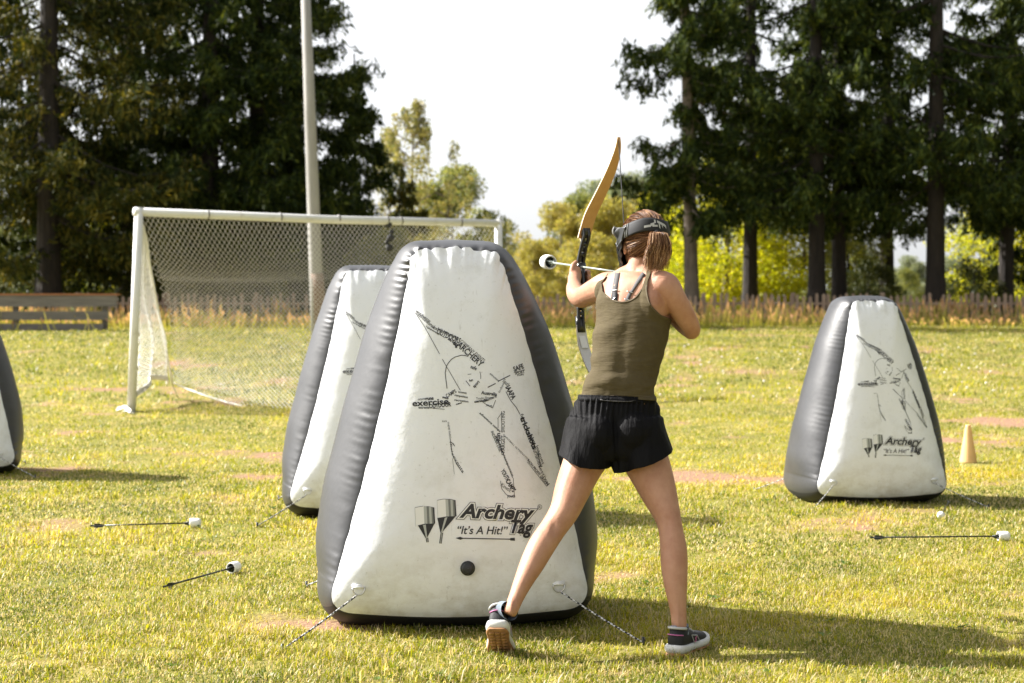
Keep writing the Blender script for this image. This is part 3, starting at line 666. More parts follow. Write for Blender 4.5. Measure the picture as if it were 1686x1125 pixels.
V, Q = strands([br], .012, 5); link('bottom_rope', np_mesh('bottom_rope', V - np.array(gl), Q), M_net2, goal)
lo = [S_side(np.linspace(0, 1, 20), np.full(20, v_)) for v_ in (.97, .98, .99, 1.0)]; hm = np.array([P(192, 676, 19.7), P(205, 672, 19.6), P(215, 680, 19.3)]); V, Q = strands(lo + [hm, hm + [0, .05, .02], hm + [0.03, .1, -.03]], .012, 4)
link('net_hem', np_mesh('net_hem', V - np.array(gl), Q), M_net2, goal)
kn = MB()
for (x, y, r) in ((640, 370, .045), (643, 392, .05), (641, 408, .05), (637, 399, .03), (645, 382, .03)): kn.ball(P(x, y, 21.6) - gl, (r, r * .5, r), 8, 6)
kn.build('net_knots', mat('dark_knot', (.03, .03, .03), .7), goal)

# ================================================================ LAMP POLE, FENCE, PLANK BARRIER, CONE
M_conc = mat('weathered_pole', (.40, .39, .375), .85, noise=(6, (.26, .25, .23), .3, .8, (1, 1, .15)), bump=(20, .4, .02, (1, 1, .1)))
M_wood = mat('bare_wood', (.24, .17, .13), .85, noise=(5, (.46, .34, .26), .3, .7, (1, 1, .2)))
pole = empty('utility_pole', (P(524, 545, 36).x, 36, float(GZ(0, 36)))); tag(pole, 'tall pale weathered pole rising behind the football goal', 'pole')
pb = pole.location; tp = P(503.5, 0, 36) - pb; tp = tp * 1.28
MB().tube([(0, 0, -.1), tp * .16, tp * .5, tp], [.150, .143, .122, .085], 16).build('shaft', M_conc, pole)
MB().tube([(0.02, 0, -.1), Vector((.02, 0, 0)) + tp * .115, Vector((.01, 0, 0)) + tp * .15], [.158, .155, .150], 16).build('footing_sleeve', mat('brown_sleeve', (.22, .14, .10), .8, noise=(8, (.32, .24, .19), .35, .7)), pole)

g = np.random.default_rng(3)
fence = empty('picket_fence', (0, 46.5, .70)); tag(fence, 'long low weathered picket fence along the far edge of the field', 'fence')
pk = MB(); x = -17.0
while x < 17.5:
    w_ = g.uniform(.036, .050); h = 1.0 + g.uniform(-.06, .06); yy = 0; z0 = -.05; ln = g.normal(0, .01)
    if g.uniform() > .05:
        V = [(x - w_, -.012, z0), (x + w_, -.012, z0), (x + w_ + ln, -.012, h - .05), (x + ln, -.012, h), (x - w_ + ln, -.012, h - .05)]
        V += [(a, .012, c) for (a, _, c) in V]
        pk.add(V, [(0, 1, 2, 3, 4), (9, 8, 7, 6, 5)] + [(i, i + 5, (i + 1) % 5 + 5, (i + 1) % 5) for i in range(5)])
    x += g.uniform(.15, .20)
pk.build('pickets', M_wood, fence, False)
for z in (.25, .75): MB().bar((-17, .035, z), (17.5, .035, z), .02, .035).build('rail', M_wood, fence, False)
po = None
for k in range(15):
    q = MB().box((-16.8 + k * 2.45, .09, .5), (.05, .05, .55)).build('post', M_wood, fence, False)

M_plank = mat('grey_plank', (.13, .12, .115), .9, noise=(4, (.24, .22, .205), .35, .7, (.3, 1, 4)), bump=(12, .5, .02, (.3, 1, 4)))
M_plank2 = mat('pale_plank', (.20, .185, .17), .9, noise=(4, (.12, .11, .10), .35, .7, (.3, 1, 4)))
M_red = mat('rusty_top_board', (.36, .15, .07), .8)
barr = empty('plank_barrier', (-10.8, 40, float(GZ(0, 40)))); tag(barr, 'low barrier of three grey weathered planks at the left edge of the field', 'barrier')
MB().box((-.55, 0, .69), (2.05, .05, .135)).build('plank', M_plank, barr, False)
MB().box((-.6, .01, .345), (2.02, .045, .105)).build('plank', M_plank2, barr, False)
MB().box((-.75, .01, .06), (1.95, .045, .10)).build('plank', M_plank2, barr, False)
MB().box((-.55, .12, .845), (2.07, .20, .018)).build('top_board', M_red, barr, False)
for x in (-2.4, -.9, 1.2): MB().box((x, .11, .39), (.06, .05, .43)).build('post', M_plank, barr, False)

cone = empty('traffic_cone', G(1594, 762)); tag(cone, 'small plain yellow plastic cone standing on the grass at the right', 'cone')
cs = MB(); prf = [(.066, 0), (.070, .004), (.069, .012), (.045, .15), (.024, .285), (.021, .300), (.014, .306), (.012, .300), (.018, .28), (.040, .15), (.062, .012)]
cs.lathe(prf, n=36)
# profile goes up outside and down inside
cs.build('cone_body', mat('yellow_plastic', (.88, .62, .29), .5, trans=.3, noise=(8, (.80, .55, .25), .4, .7)), cone)

# ================================================================ FOAM TIPPED ARROWS
M_foam = mat('white_foam', (.80, .80, .78), .8); M_shaft = mat('black_shaft', (.012, .016, .015), .35); M_shaft2 = mat('pale_shaft', (.30, .34, .30), .3)
def arrow(head, tail, label, shaft_mat=None, group='foam tipped arrows', hr=.026, spin=0):
    """head: centre of the foam tip, tail: nock"""
    head, tail = Vector(head), Vector(tail); d = (head - tail); Lg = d.length; q = d.to_track_quat('X', 'Z')
    o = empty('foam_tipped_arrow', tail); o.rotation_mode = 'QUATERNION'; o.rotation_quaternion = q; tag(o, label, 'arrow', group)
    MB().tube([(0, 0, 0), (Lg - .02, 0, 0)], .0042, 10).build('shaft', shaft_mat or M_shaft, o)
    f = MB(); pr = [(-.030, hr * .93), (-.032, hr * .98), (-.026, hr), (.012, hr), (.022, hr * .93), (.028, hr * .75), (.030, hr * .4), (.030, .001)]
    f.lathe([(hr * .70, -.010), (hr * .76, -.028), (hr * .80, -.031), (hr * .93, -.032)] + [(r, a) for a, r in pr[2:]], (Lg, 0, 0), (1, 0, 0), 28)
    f.build('foam_head', M_foam, o)
    MB().tube([(Lg - .020, 0, 0), (Lg - .012, 0, 0)], [hr * .735, hr * .705], 24).build('head_disc', M_shaft, o)
    c = MB(); c.tube([(Lg - .062, 0, 0), (Lg - .058, 0, 0), (Lg - .024, 0, 0)], [.005, .006, .0105], 14)
    for k in range(3):
        a = k * 2 * math.pi / 3 + .4; c.bar((Lg - .060, .003 * math.cos(a), .003 * math.sin(a)), (Lg - .020, hr * .66 * math.cos(a), hr * .66 * math.sin(a)), .0018, .003)
    c.build('head_cage', M_shaft if shaft_mat is None else M_shaft2, o)
    v = MB(); v.tube([(-.004, 0, 0), (.012, 0, 0)], [.0055, .0045], 8)
    for k in range(3):
        a = k * 2 * math.pi / 3; u1 = Vector((0, math.cos(a), math.sin(a))); n1 = Vector((0, -math.sin(a), math.cos(a))) * .0006
        pts = [Vector((.015, 0, 0)) + u1 * .004, Vector((.02, 0, 0)) + u1 * .014, Vector((.045, 0, 0)) + u1 * .013, Vector((.075, 0, 0)) + u1 * .004]
        v.add([p + n1 for p in pts] + [p - n1 for p in pts], [(0, 1, 2, 3), (7, 6, 5, 4), (0, 4, 5, 1), (1, 5, 6, 2), (2, 6, 7, 3)])
    v.build('nock_vanes', M_shaft, o, False)
    return o
def ga(px, py, z): q = G(px, py); return Vector((q.x * (CH - z) / CH, q.y * (CH - z) / CH, z))
arrow(ga(322, 861, .032), ga(150, 866, .020), 'black arrow with white foam tip lying on the grass, farther of the two left arrows')
arrow(ga(386, 934, .033), ga(270, 966, .024), 'black arrow with its hollow white tip turned to the camera, nearest arrow on the grass')
arrow(ga(1653, 883, .030), ga(1434, 885, .026), 'long black arrow with a white foam tip lying on the grass at the right edge')
arrow(ga(1549, 849, .018), ga(1562, 826, .010), 'arrow pointing at the camera below the right bunker, only its white tip showing', hr=.022)

# ================================================================ TREES
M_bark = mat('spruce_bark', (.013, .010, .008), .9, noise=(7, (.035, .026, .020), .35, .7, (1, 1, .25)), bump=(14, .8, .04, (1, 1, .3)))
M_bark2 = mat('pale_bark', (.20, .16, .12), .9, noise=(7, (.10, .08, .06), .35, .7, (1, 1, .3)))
M_spr = leafmat('spruce_needles', [(.008, .016, .005), (.020, .036, .008), (.050, .074, .013), (.14, .16, .027)], trans=.28, rough=.6, clump=.45, tcol=(1.3, 1.2, .5), spec=.15)
M_spr2 = leafmat('spruce_needles_warm', [(.010, .018, .005), (.028, .042, .009), (.09, .092, .017), (.24, .20, .035)], trans=.25, rough=.6, clump=.5, tcol=(1.3, 1.1, .5), spec=.15)
M_yel = leafmat('yellow_green_leaves', [(.14, .19, .012), (.34, .37, .018), (.52, .50, .025), (.60, .52, .04)], trans=.6, clump=.55)
M_aut = leafmat('hazed_autumn_leaves', [(.14, .15, .06), (.28, .26, .08), (.42, .36, .11), (.50, .34, .11)], trans=.5, clump=.6)  # autumn tones, paled and desaturated so the colour carries the haze
M_mid = leafmat('hazed_green_leaves', [(.08, .11, .05), (.15, .18, .06), (.26, .27, .08), (.38, .34, .10)], trans=.45, clump=.5)  # greens paled in the colour itself to suggest haze over the middle trees
M_far = leafmat('hazed_far_leaves', [(.14, .18, .14), (.20, .24, .17), (.26, .28, .17), (.33, .31, .19)], trans=.35, clump=.5)  # distance haze is put into this pale leaf colour
M_pale = leafmat('hazed_olive_leaves', [(.14, .16, .08), (.22, .23, .09), (.34, .30, .12), (.42, .33, .15)], trans=.4, clump=.5)  # birch foliage, haze painted in as a paler olive
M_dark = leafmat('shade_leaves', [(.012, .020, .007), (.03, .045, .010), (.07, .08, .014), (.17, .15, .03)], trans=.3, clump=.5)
def leaf_tris(C, Dn, Ln, Wd, g):                         # narrow leaves: centres C, directions Dn, lengths, widths
    n = len(C); Dn = Dn / (np.linalg.norm(Dn, axis=1)[:, None] + 1e-9); r = g.normal(0, 1, (n, 3)); s_ = np.cross(Dn, r); s_ /= np.linalg.norm(s_, axis=1)[:, None] + 1e-9
    a = C - Dn * Ln[:, None] * .5; b_ = C + Dn * Ln[:, None] * .5; m_ = C - Dn * Ln[:, None] * .12
    V = np.stack([a, m_ + s_ * Wd[:, None] * .5, b_, m_ - s_ * Wd[:, None] * .5], 1).reshape(-1, 3)
    return V, (np.arange(n) * 4)[:, None] + [0, 1, 2, 3]
def spruce_meshes(seed, H, base, rmax, nleaf, dens_low=1.0, trunk=.33, one_side=0):
    g = np.random.default_rng(seed); mb = MB(); lean = g.normal(0, .006, 2)
    tr = lambda z: Vector((lean[0] * z, lean[1] * z, z))
    zz = np.linspace(-.2, H, 16); mb.tube([tr(z) for z in zz], [max(.02, trunk * (1 - z / H) ** .8 * (1 + .35 * math.exp(-max(z, 0) / .5))) for z in zz], 12)
    Cs, Ds, Ls, Ws = [], [], [], []; z = base; brs = []
    while z < H - .3:
        for k in range(g.integers(4, 6)):
            a = g.uniform(0, 2 * np.pi); rel = (z - base) / (H - base); Lb = rmax * (1 - rel) ** .75 * g.uniform(.55, 1.08) * (.75 + .25 * min(1, (z - base) / 2.5))
            if one_side and math.cos(a) * one_side > .2: Lb *= .6
            brs.append((z + g.uniform(-.2, .2), a, max(Lb, .3)))
        z += g.uniform(.48, .85) * (1 + .5 * (z > 11))
    tot = sum(b_[2] for b_ in brs)
    for (z, a, Lb) in brs:
        t = np.linspace(0, 1, 6); droop = g.uniform(.22, .5); ux, uy = math.cos(a), math.sin(a); bend = g.normal(0, .15)
        zc = -droop * Lb * np.sin(t * 2.0) * .75 + .12 * Lb * t ** 3
        pts = [Vector((tr(z).x + ux * Lb * q - uy * bend * q * q * Lb * .5, tr(z).y + uy * Lb * q + ux * bend * q * q * Lb * .5, z + c)) for q, c in zip(t, zc)]
        mb.tube(pts, [.045 * (1 - q * .85) * min(1, Lb / 2.5) for q in t], 4, cap=False)
        n = int(nleaf * Lb / tot * (dens_low if z < 6 else 1)); 
        if n < 3: continue
        ns = max(2, n // 14); ts = g.beta(1.6, 1.15, ns) * .98 + .02; PT = np.array(pts); sp = np.stack([np.interp(ts, t, PT[:, i]) for i in range(3)], 1)
        sl = (g.uniform(.25, .85, ns) * (.5 + .5 * min(1, Lb / 2))) ; sdv = np.stack([g.normal(0, .35, ns) - uy * g.choice([-1, 1], ns) * .35 + ux * .2, g.normal(0, .35, ns) + ux * g.choice([-1, 1], ns) * .35 + uy * .2, -g.uniform(.5, 1.2, ns)], 1); sdv /= np.linalg.norm(sdv, axis=1)[:, None]
        idx = np.repeat(np.arange(ns), 14); f = g.uniform(0, 1, len(idx)); wdt = .085 * (1 - f * .6)
        C = sp[idx] + sdv[idx] * (sl[idx] * f)[:, None] + g.normal(0, 1, (len(idx), 3)) * wdt[:, None]
        D = sdv[idx] + g.normal(0, .55, (len(idx), 3)); Cs.append(C); Ds.append(D); Ls.append(g.uniform(.12, .34, len(idx))); Ws.append(g.uniform(.035, .08, len(idx)))
    V, Q = leaf_tris(np.concatenate(Cs), np.concatenate(Ds), np.concatenate(Ls), np.concatenate(Ws), g)
    return mb.mesh('trunk'), np_mesh('crown', V, Q)
def place_tree(name, meshes, mt, bark, px, d, label, group, scale=1.0, rz=0.0, cat='tree', zoff=0):
    x = (px - CX) / F * d; o = empty(name, (x, d, float(GZ(x, d)) + zoff), rz); o.scale = (scale,) * 3; tag(o, label, cat, group)
    for me, nm, m_ in ((meshes[0], 'trunk', bark), (meshes[1], 'crown', mt)):
        if me is None: continue
        if not me.materials: me.materials.append(m_)
        c = bpy.data.objects.new(nm, me); COL.objects.link(c); c.parent = o
        if me.materials[0] != m_: c.material_slots[0].link = 'OBJECT'; c.material_slots[0].material = m_
    return o
SP = [spruce_meshes(1, 20, 2.6, 4.3, 60000, 1.1), spruce_meshes(2, 22, 2.2, 4.8, 66000, 1.1), spruce_meshes(3, 19, 3.2, 2.7, 35000, 1.0, .21), spruce_meshes(4, 21, 3.7, 3.7, 36000, .95, .25)]
SMALL = spruce_meshes(8, 7.2, .6, 2.3, 16000, 1, .12)
GL = 'tall dark spruces behind the goal'; GR = 'tall dark spruces on the right of the field'
place_tree('spruce_tree', SP[1], M_spr2, M_bark, 80, 47.2, 'tall spruce with a thick bare lower trunk at the far left behind the plank barrier', GL, 1.05, 0.3)
place_tree('spruce_tree', SP[0], M_spr, M_bark, -60, 52, 'spruce cut off by the left edge of the photo', GL, 1.0, 2)
place_tree('spruce_tree', SP[1], M_spr, M_bark, 215, 53, 'dark spruce second from the left, above the left goal post', GL, 1.08, 1.3)
place_tree('spruce_tree', SP[0], M_spr, M_bark, 345, 50, 'dark spruce with a trunk seen through the goal net', GL, 1.02, 4.1)
place_tree('spruce_tree', SP[1], M_spr, M_bark, 425, 52, 'dark spruce with dense crown just left of the tall pole', GL, 1.0, 5.3)
place_tree('spruce_tree', SP[0], M_spr, M_bark, 487, 54, 'dark spruce directly behind the tall pole', GL, .82, .9)
place_tree('young_spruce', SMALL, M_spr, M_bark, 586, 55, 'small pointed young spruce standing against the sky right of the pole', GL, 1.2, .5)
place_tree('young_spruce', SMALL, M_spr2, M_bark, 655, 58, 'young spruce with ragged lower branches behind the right half of the goal', GL, .78, 2.5)
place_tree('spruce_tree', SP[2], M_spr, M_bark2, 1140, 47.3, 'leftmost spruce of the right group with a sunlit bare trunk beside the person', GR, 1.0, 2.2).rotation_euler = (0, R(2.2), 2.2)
place_tree('spruce_tree', SP[3], M_spr, M_bark, 1235, 54, 'spruce standing back between the sunlit trunk and the pair of trunks', GR, 1.0, 3.3)
place_tree('spruce_tree', SP[3], M_spr, M_bark, 1345, 47.4, 'left one of the pair of close dark spruce trunks above the right bunker', GR, .98, .4)
place_tree('spruce_tree', SP[2], M_spr, M_bark, 1382, 48.6, 'right one of the pair of close dark spruce trunks above the right bunker', GR, 1.03, 5.1)
place_tree('spruce_tree', SP[3], M_spr, M_bark, 1540, 47.3, 'spruce with the thickest bare dark trunk on the right, sky showing beside it', GR, 1.08, 3.0)
place_tree('spruce_tree', SP[2], M_spr, M_bark, 1655, 50, 'spruce at the right edge of the photo', GR, 1.1, 1.1)
place_tree('spruce_tree', SP[3], M_spr, M_bark, 1460, 56, 'thin spruce standing back between the pair of trunks and the thickest trunk', GR, 1.0, 4.4)
place_tree('spruce_tree', SP[1], M_spr, M_bark, 1770, 53, 'spruce cut off by the right edge of the photo', GR, 1.0, 4.4)

def leafy_meshes(seed, H, cr, base, nleaf, ls=.16, cols=None, spread=1.0, nclump=60, hang=0.0, gap=.9, trunk=.14):
    """broadleaf: trunk, limbs and leaves in uneven clumps; H top, cr crown radius, base height of the crown"""
    g = np.random.default_rng(seed); mb = MB(); zz = np.linspace(-.2, H * .85, 8); wob = g.normal(0, .08, (8, 2)).cumsum(0) * .5
    mb.tube([(wob[i, 0], wob[i, 1], z) for i, z in enumerate(zz)], [trunk * (1 - .85 * i / 7) for i in range(8)], 8)
    cl = []
    for k in range(nclump):
        a = g.uniform(0, 2 * np.pi); v = g.uniform(0, 1); z = base + (H - base) * v; rr = cr * math.sin(math.pi * min(.97, .16 + .84 * v) ** .9) ** .6 * g.uniform(.35, 1.05) * gap
        q = np.array([math.cos(a) * rr, math.sin(a) * rr, z]); cl.append((q, cr * g.uniform(.14, .30) * spread))
        if k % 2 == 0:
            z0 = max(base * .5, z - rr * g.uniform(.5, 1)); i = int(np.clip(z0 / (H * .85) * 7, 0, 6)); s0 = Vector((wob[i, 0], wob[i, 1], z0)); e = Vector(q)
            mb.tube([s0, s0.lerp(e, .5) + Vector((0, 0, -.06 * rr)), e], [.035 * H / 8, .02 * H / 8, .006], 4, cap=False)
    w_ = np.array([c[1] ** 2 for c in cl]); ci = g.choice(len(cl), nleaf, p=w_ / w_.sum()); Cc = np.array([c[0] for c in cl])[ci]; rc = np.array([c[1] for c in cl])[ci]
    d = g.normal(0, 1, (nleaf, 3)); d /= np.linalg.norm(d, axis=1)[:, None]; rad = g.uniform(.25, 1.1, nleaf) ** .6
    C = Cc + d * (rc * rad)[:, None] * [1, 1, .8]; C[:, 2] -= hang * g.exponential(.5, nleaf)
    C[:, 2] = np.maximum(C[:, 2], .05); D = g.normal(0, 1, (nleaf, 3)) + [0, 0, -hang * 2]
    V, Q = leaf_tris(C, D, g.uniform(.7, 1.3, nleaf) * ls, g.uniform(.7, 1.3, nleaf) * ls * .62, g)
    return mb.mesh('trunk'), np_mesh('crown', V, Q)
LT = [leafy_meshes(41, 5.2, 2.6, .4, 15000, .13, nclump=90), leafy_meshes(42, 6.2, 2.4, .6, 15000, .13, nclump=80), leafy_meshes(43, 3.2, 2.0, .1, 9000, .12, nclump=60)]
BIG = [leafy_meshes(51, 9, 4.2, 1.2, 16000, .24, nclump=75, gap=1.0), leafy_meshes(52, 11, 4.0, 1.5, 16000, .24, nclump=80, gap=1.0)]
BIRCH = leafy_meshes(61, 14, 2.2, 5, 5200, .20, nclump=46, hang=1.2, gap=1.05, spread=.8, trunk=.16)
BIRCH2 = leafy_meshes(62, 13, 3.2, 5, 1500, .20, nclump=22, hang=1.6, gap=1.1, spread=.5, trunk=.10)
GY = 'sunlit yellow green trees behind the fence'; GM = 'hazy autumn trees beyond the field'; GF = 'pale trees in the far distance'
for (k, px, d, sc, rz, lb) in ((1, 1112, 66, .90, 1, 'yellow green tree directly right of the head of the person, behind the bare trunk'),
                               (0, 1190, 60, 1.1, 3, 'bright bush like tree at the foot of the leftmost right hand spruce'),
                               (1, 1262, 61, 1.0, 5, 'yellow green tree in the middle of the gap between the right hand trunks'),
                               (0, 1320, 60, .92, 2, 'low yellow green tree just left of the pair of spruce trunks')):
    place_tree('broadleaf_tree', LT[k], M_yel, M_bark2, px, d, lb, GY, sc, rz)
for (k, px, d, sc, rz, lb, mt) in ((0, 1650, 63, .95, 1, 'yellow green tree at the right edge of the photo under the spruces', M_yel),
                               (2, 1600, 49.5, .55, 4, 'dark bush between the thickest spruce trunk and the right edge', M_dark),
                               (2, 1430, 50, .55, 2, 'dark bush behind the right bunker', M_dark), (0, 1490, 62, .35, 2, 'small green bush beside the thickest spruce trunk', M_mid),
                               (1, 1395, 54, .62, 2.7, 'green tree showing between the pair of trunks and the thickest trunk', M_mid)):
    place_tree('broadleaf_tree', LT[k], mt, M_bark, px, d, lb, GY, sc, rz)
for i, (k, px, d, sc, rz, lb, mt) in enumerate(((2, 20, 66, 1.2, 1, 'shaded bush behind the plank barrier at the left edge', M_mid), (0, 150, 67, .95, 2, 'olive bush right of the thick trunk at the far left', M_yel),  # olive and green bushes: brighter leaf colours stand in for sunlit patches
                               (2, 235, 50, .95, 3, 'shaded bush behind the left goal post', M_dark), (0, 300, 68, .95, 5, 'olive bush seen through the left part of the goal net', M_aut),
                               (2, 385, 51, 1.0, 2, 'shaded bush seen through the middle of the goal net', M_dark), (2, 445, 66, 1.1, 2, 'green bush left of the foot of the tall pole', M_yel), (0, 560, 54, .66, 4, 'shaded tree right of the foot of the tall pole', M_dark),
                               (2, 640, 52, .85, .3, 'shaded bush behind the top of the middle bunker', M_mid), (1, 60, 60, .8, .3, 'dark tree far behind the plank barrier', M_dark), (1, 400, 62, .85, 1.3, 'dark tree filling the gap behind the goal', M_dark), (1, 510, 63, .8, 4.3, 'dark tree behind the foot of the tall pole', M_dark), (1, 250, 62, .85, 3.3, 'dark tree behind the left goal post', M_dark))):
    place_tree('broadleaf_tree', LT[k], mt, M_bark, px, d, lb, 'shaded undergrowth under the left spruces', sc, rz)
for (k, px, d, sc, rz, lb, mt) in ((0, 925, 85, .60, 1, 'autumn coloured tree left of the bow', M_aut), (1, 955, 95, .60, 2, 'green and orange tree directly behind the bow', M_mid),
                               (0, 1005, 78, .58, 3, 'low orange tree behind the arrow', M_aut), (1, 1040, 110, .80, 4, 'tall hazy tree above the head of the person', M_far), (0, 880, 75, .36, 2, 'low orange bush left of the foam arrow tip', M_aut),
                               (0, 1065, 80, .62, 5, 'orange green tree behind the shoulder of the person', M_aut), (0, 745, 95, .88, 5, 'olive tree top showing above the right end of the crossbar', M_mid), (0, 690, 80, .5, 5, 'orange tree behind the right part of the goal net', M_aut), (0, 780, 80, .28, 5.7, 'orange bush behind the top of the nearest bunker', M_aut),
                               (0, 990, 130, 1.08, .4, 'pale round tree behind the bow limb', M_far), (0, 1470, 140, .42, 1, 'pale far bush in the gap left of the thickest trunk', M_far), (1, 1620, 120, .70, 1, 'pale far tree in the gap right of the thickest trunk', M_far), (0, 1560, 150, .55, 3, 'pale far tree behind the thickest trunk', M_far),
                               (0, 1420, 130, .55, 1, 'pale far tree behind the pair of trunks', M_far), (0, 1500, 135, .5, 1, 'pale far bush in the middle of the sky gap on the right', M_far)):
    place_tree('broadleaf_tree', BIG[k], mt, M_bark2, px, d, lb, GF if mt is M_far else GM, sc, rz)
place_tree('birch_tree', BIRCH, M_pale, M_bark2, 680, 66, 'tall thin birch with yellowing hanging leaves right of the young spruce', 'birches against the sky', .61, 1)
place_tree('birch_tree', BIRCH, M_pale, M_bark2, 640, 70, 'olive birch partly behind the young spruce', 'birches against the sky', .56, 3)
place_tree('birch_tree', BIRCH2, M_pale, M_bark2, 732, 66, 'sparse birch with nearly bare drooping twigs against the sky', 'birches against the sky', .56, 2)
place_tree('birch_tree', BIRCH2, M_pale, M_bark2, 830, 90, 'spindly almost leafless tree above the right end of the goal', 'birches against the sky', .42, 2)
# unseen wood added out of frame on the right, to darken reflections in the bunkers
g = np.random.default_rng(78); n = 16000; y = g.uniform(-12, 50, n); x = 27 + .12 * y + g.uniform(0, 7, n); z = g.uniform(0, 1, n) * (15 + 3 * vnoise(np.stack([y, 0 * y, 0 * y], 1), 5, .3))
V, Q = leaf_tris(np.stack([x, y, z], 1), g.normal(0, 1, (n, 3)), g.uniform(.6, 1.4, n), g.uniform(.4, .8, n), g)
tag(link('added_side_wood', np_mesh('added_side_wood', V, Q), M_spr, smooth=False), 'unseen dark wood added on the right to darken bunker reflections', 'wood', kind='stuff')
# a far wood closes the view behind everything
g = np.random.default_rng(77); n = 26000; x = g.uniform(-75, 75, n); y = g.uniform(150, 175, n); hh = 3.6 + 1.8 * vnoise(np.stack([x, 0 * x, 0 * x], 1), 5, .12) + 1.2 * vnoise(np.stack([x, 0 * x, 0 * x], 1), 6, .4) - 2.2 * np.exp(-((x - 36) / 8) ** 2)
z = .9 + g.uniform(0, 1, n) ** .7 * hh
V, Q = leaf_tris(np.stack([x, y, z], 1), g.normal(0, 1, (n, 3)), g.uniform(.4, .9, n), g.uniform(.3, .6, n), g)
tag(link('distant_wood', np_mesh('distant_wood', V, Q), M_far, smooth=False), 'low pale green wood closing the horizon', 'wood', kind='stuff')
# ================================================================ THE ARCHER
M_skin = mat('skin', (.48, .265, .175), .55, .35, noise=(11, (.38, .18, .11), .38, .68), bump=(160, .3, .0025), sub=.05)
M_tank = mat('olive_jersey', (.088, .069, .034), .85, .2, noise=(40, (.070, .053, .027), .3, .7), bump=(26, .35, .012, (.6, .6, 2.6)))
M_short = mat('black_fabric', (.0045, .0042, .005), .7, .12, bump=(16, .5, .02, (2.2, 1, .5)))
M_hair = leafmat('brown_hair', [(.045, .018, .008), (.12, .048, .022), (.30, .14, .065), (.58, .36, .19)], trans=.12, rough=.5, clump=.3, tcol=(1, .8, .6), spec=.35)
M_mask = mat('black_mask', (.013, .014, .015), .38, .5); M_strap = mat('grey_webbing', (.085, .08, .08), .8); M_blk = mat('black_strap', (.010, .010, .012), .7)
M_lens = mat('grey_goggle_frame', (.20, .20, .19), .3); M_mark = mat('strap_mark', (.42, .42, .42), .6)
person = empty('person', P(1013, 1072, 6.0)); person.location.z = 0
tag(person, 'person seen from behind drawing a bow, in olive tank top, black shorts and face mask', 'person')
pl = person.location.copy()
def pp(px, py, d): return P(px, py, d)
def K(d): return d / F
def limb(mb, rows, n=16, ref=(0, 1, 0), sub=5, sq=2.0):
    """rows: (px, py, depth, half width px, half depth m)"""
    S = spline([(*pp(r[0], r[1], r[2]), r[3] * K(r[2]), r[4]) for r in rows], sub)
    mb.tube([Vector(s[:3]) for s in S], [(s[3], s[4]) for s in S], n, ref=ref, sq=sq)
TOR = [(1014, 758, 6.19, 60, .085, 4), (1014, 740, 6.19, 74, .112, 5), (1014, 715, 6.19, 75, .118, 6), (1016, 685, 6.19, 67, .108, 8), (1020, 650, 6.19, 58, .092, 11), (1027, 615, 6.20, 52.5, .084, 15),
       (1034, 580, 6.22, 55.5, .090, 20), (1040, 545, 6.24, 60, .098, 26), (1043, 515, 6.265, 61, .102, 31), (1045, 490, 6.28, 60, .096, 34), (1045, 468, 6.295, 55, .078, 36), (1047, 452, 6.30, 37, .060, 36)]
def torso(mb):
    S = spline([(*pp(r[0], r[1], r[2]), r[3] * K(r[2]), r[4], r[5]) for r in TOR], 5)
    mb.tube([Vector(s[:3]) for s in S], [(s[3], s[4]) for s in S], 36, ref=[(math.sin(R(s[5])), math.cos(R(s[5])), 0) for s in S], sq=2.3)
    mb.ball(pp(1008, 478, 6.37), (.060, .060, .055)); mb.ball(pp(1084, 475, 6.20), (.062, .060, .058))          # shoulders
    mb.ball(pp(1019, 505, 6.28), (.056, .085, .10)); mb.ball(pp(1074, 503, 6.21), (.060, .085, .10))             # shoulder blades
    mb.tube([pp(1050, 472, 6.30), pp(1053, 448, 6.30), pp(1056, 425, 6.31)], [(.075, .055), (.050, .050), (.046, .050)], 18, ref=(0, 1, 0))
    mb.tube([pp(1010, 468, 6.36), pp(1030, 458, 6.32), pp(1052, 448, 6.30)], [.040, .045, .045], 12); mb.tube([pp(1085, 464, 6.22), pp(1068, 457, 6.26), pp(1052, 448, 6.30)], [.042, .045, .045], 12)
    mb.ball(pp(1030, 520, 6.37), (.056, .05, .06)); mb.ball(pp(1072, 520, 6.31), (.056, .05, .06))
body = MB(); torso(body)
# left arm: upper arm forward to the elbow, forearm up to the bow hand
aS, aE, aW, aH = pp(1000, 472, 6.39), pp(956, 490, 6.55), pp(945, 467, 6.76), pp(948, 453, 6.84)
def arm(mb, pts, rad): S = spline([(*p, r) for p, r in zip(pts, rad)], 5); mb.tube([Vector(s[:3]) for s in S], [s[3] for s in S], 16)
arm(body, [pp(1012, 475, 6.35), aS, pp(976, 481, 6.48), aE + Vector((.006, 0, 0)), pp(950, 486, 6.60), pp(946, 476, 6.68), aW, aH], [.055, .056, .046, .041, .038, .034, .026, .025])
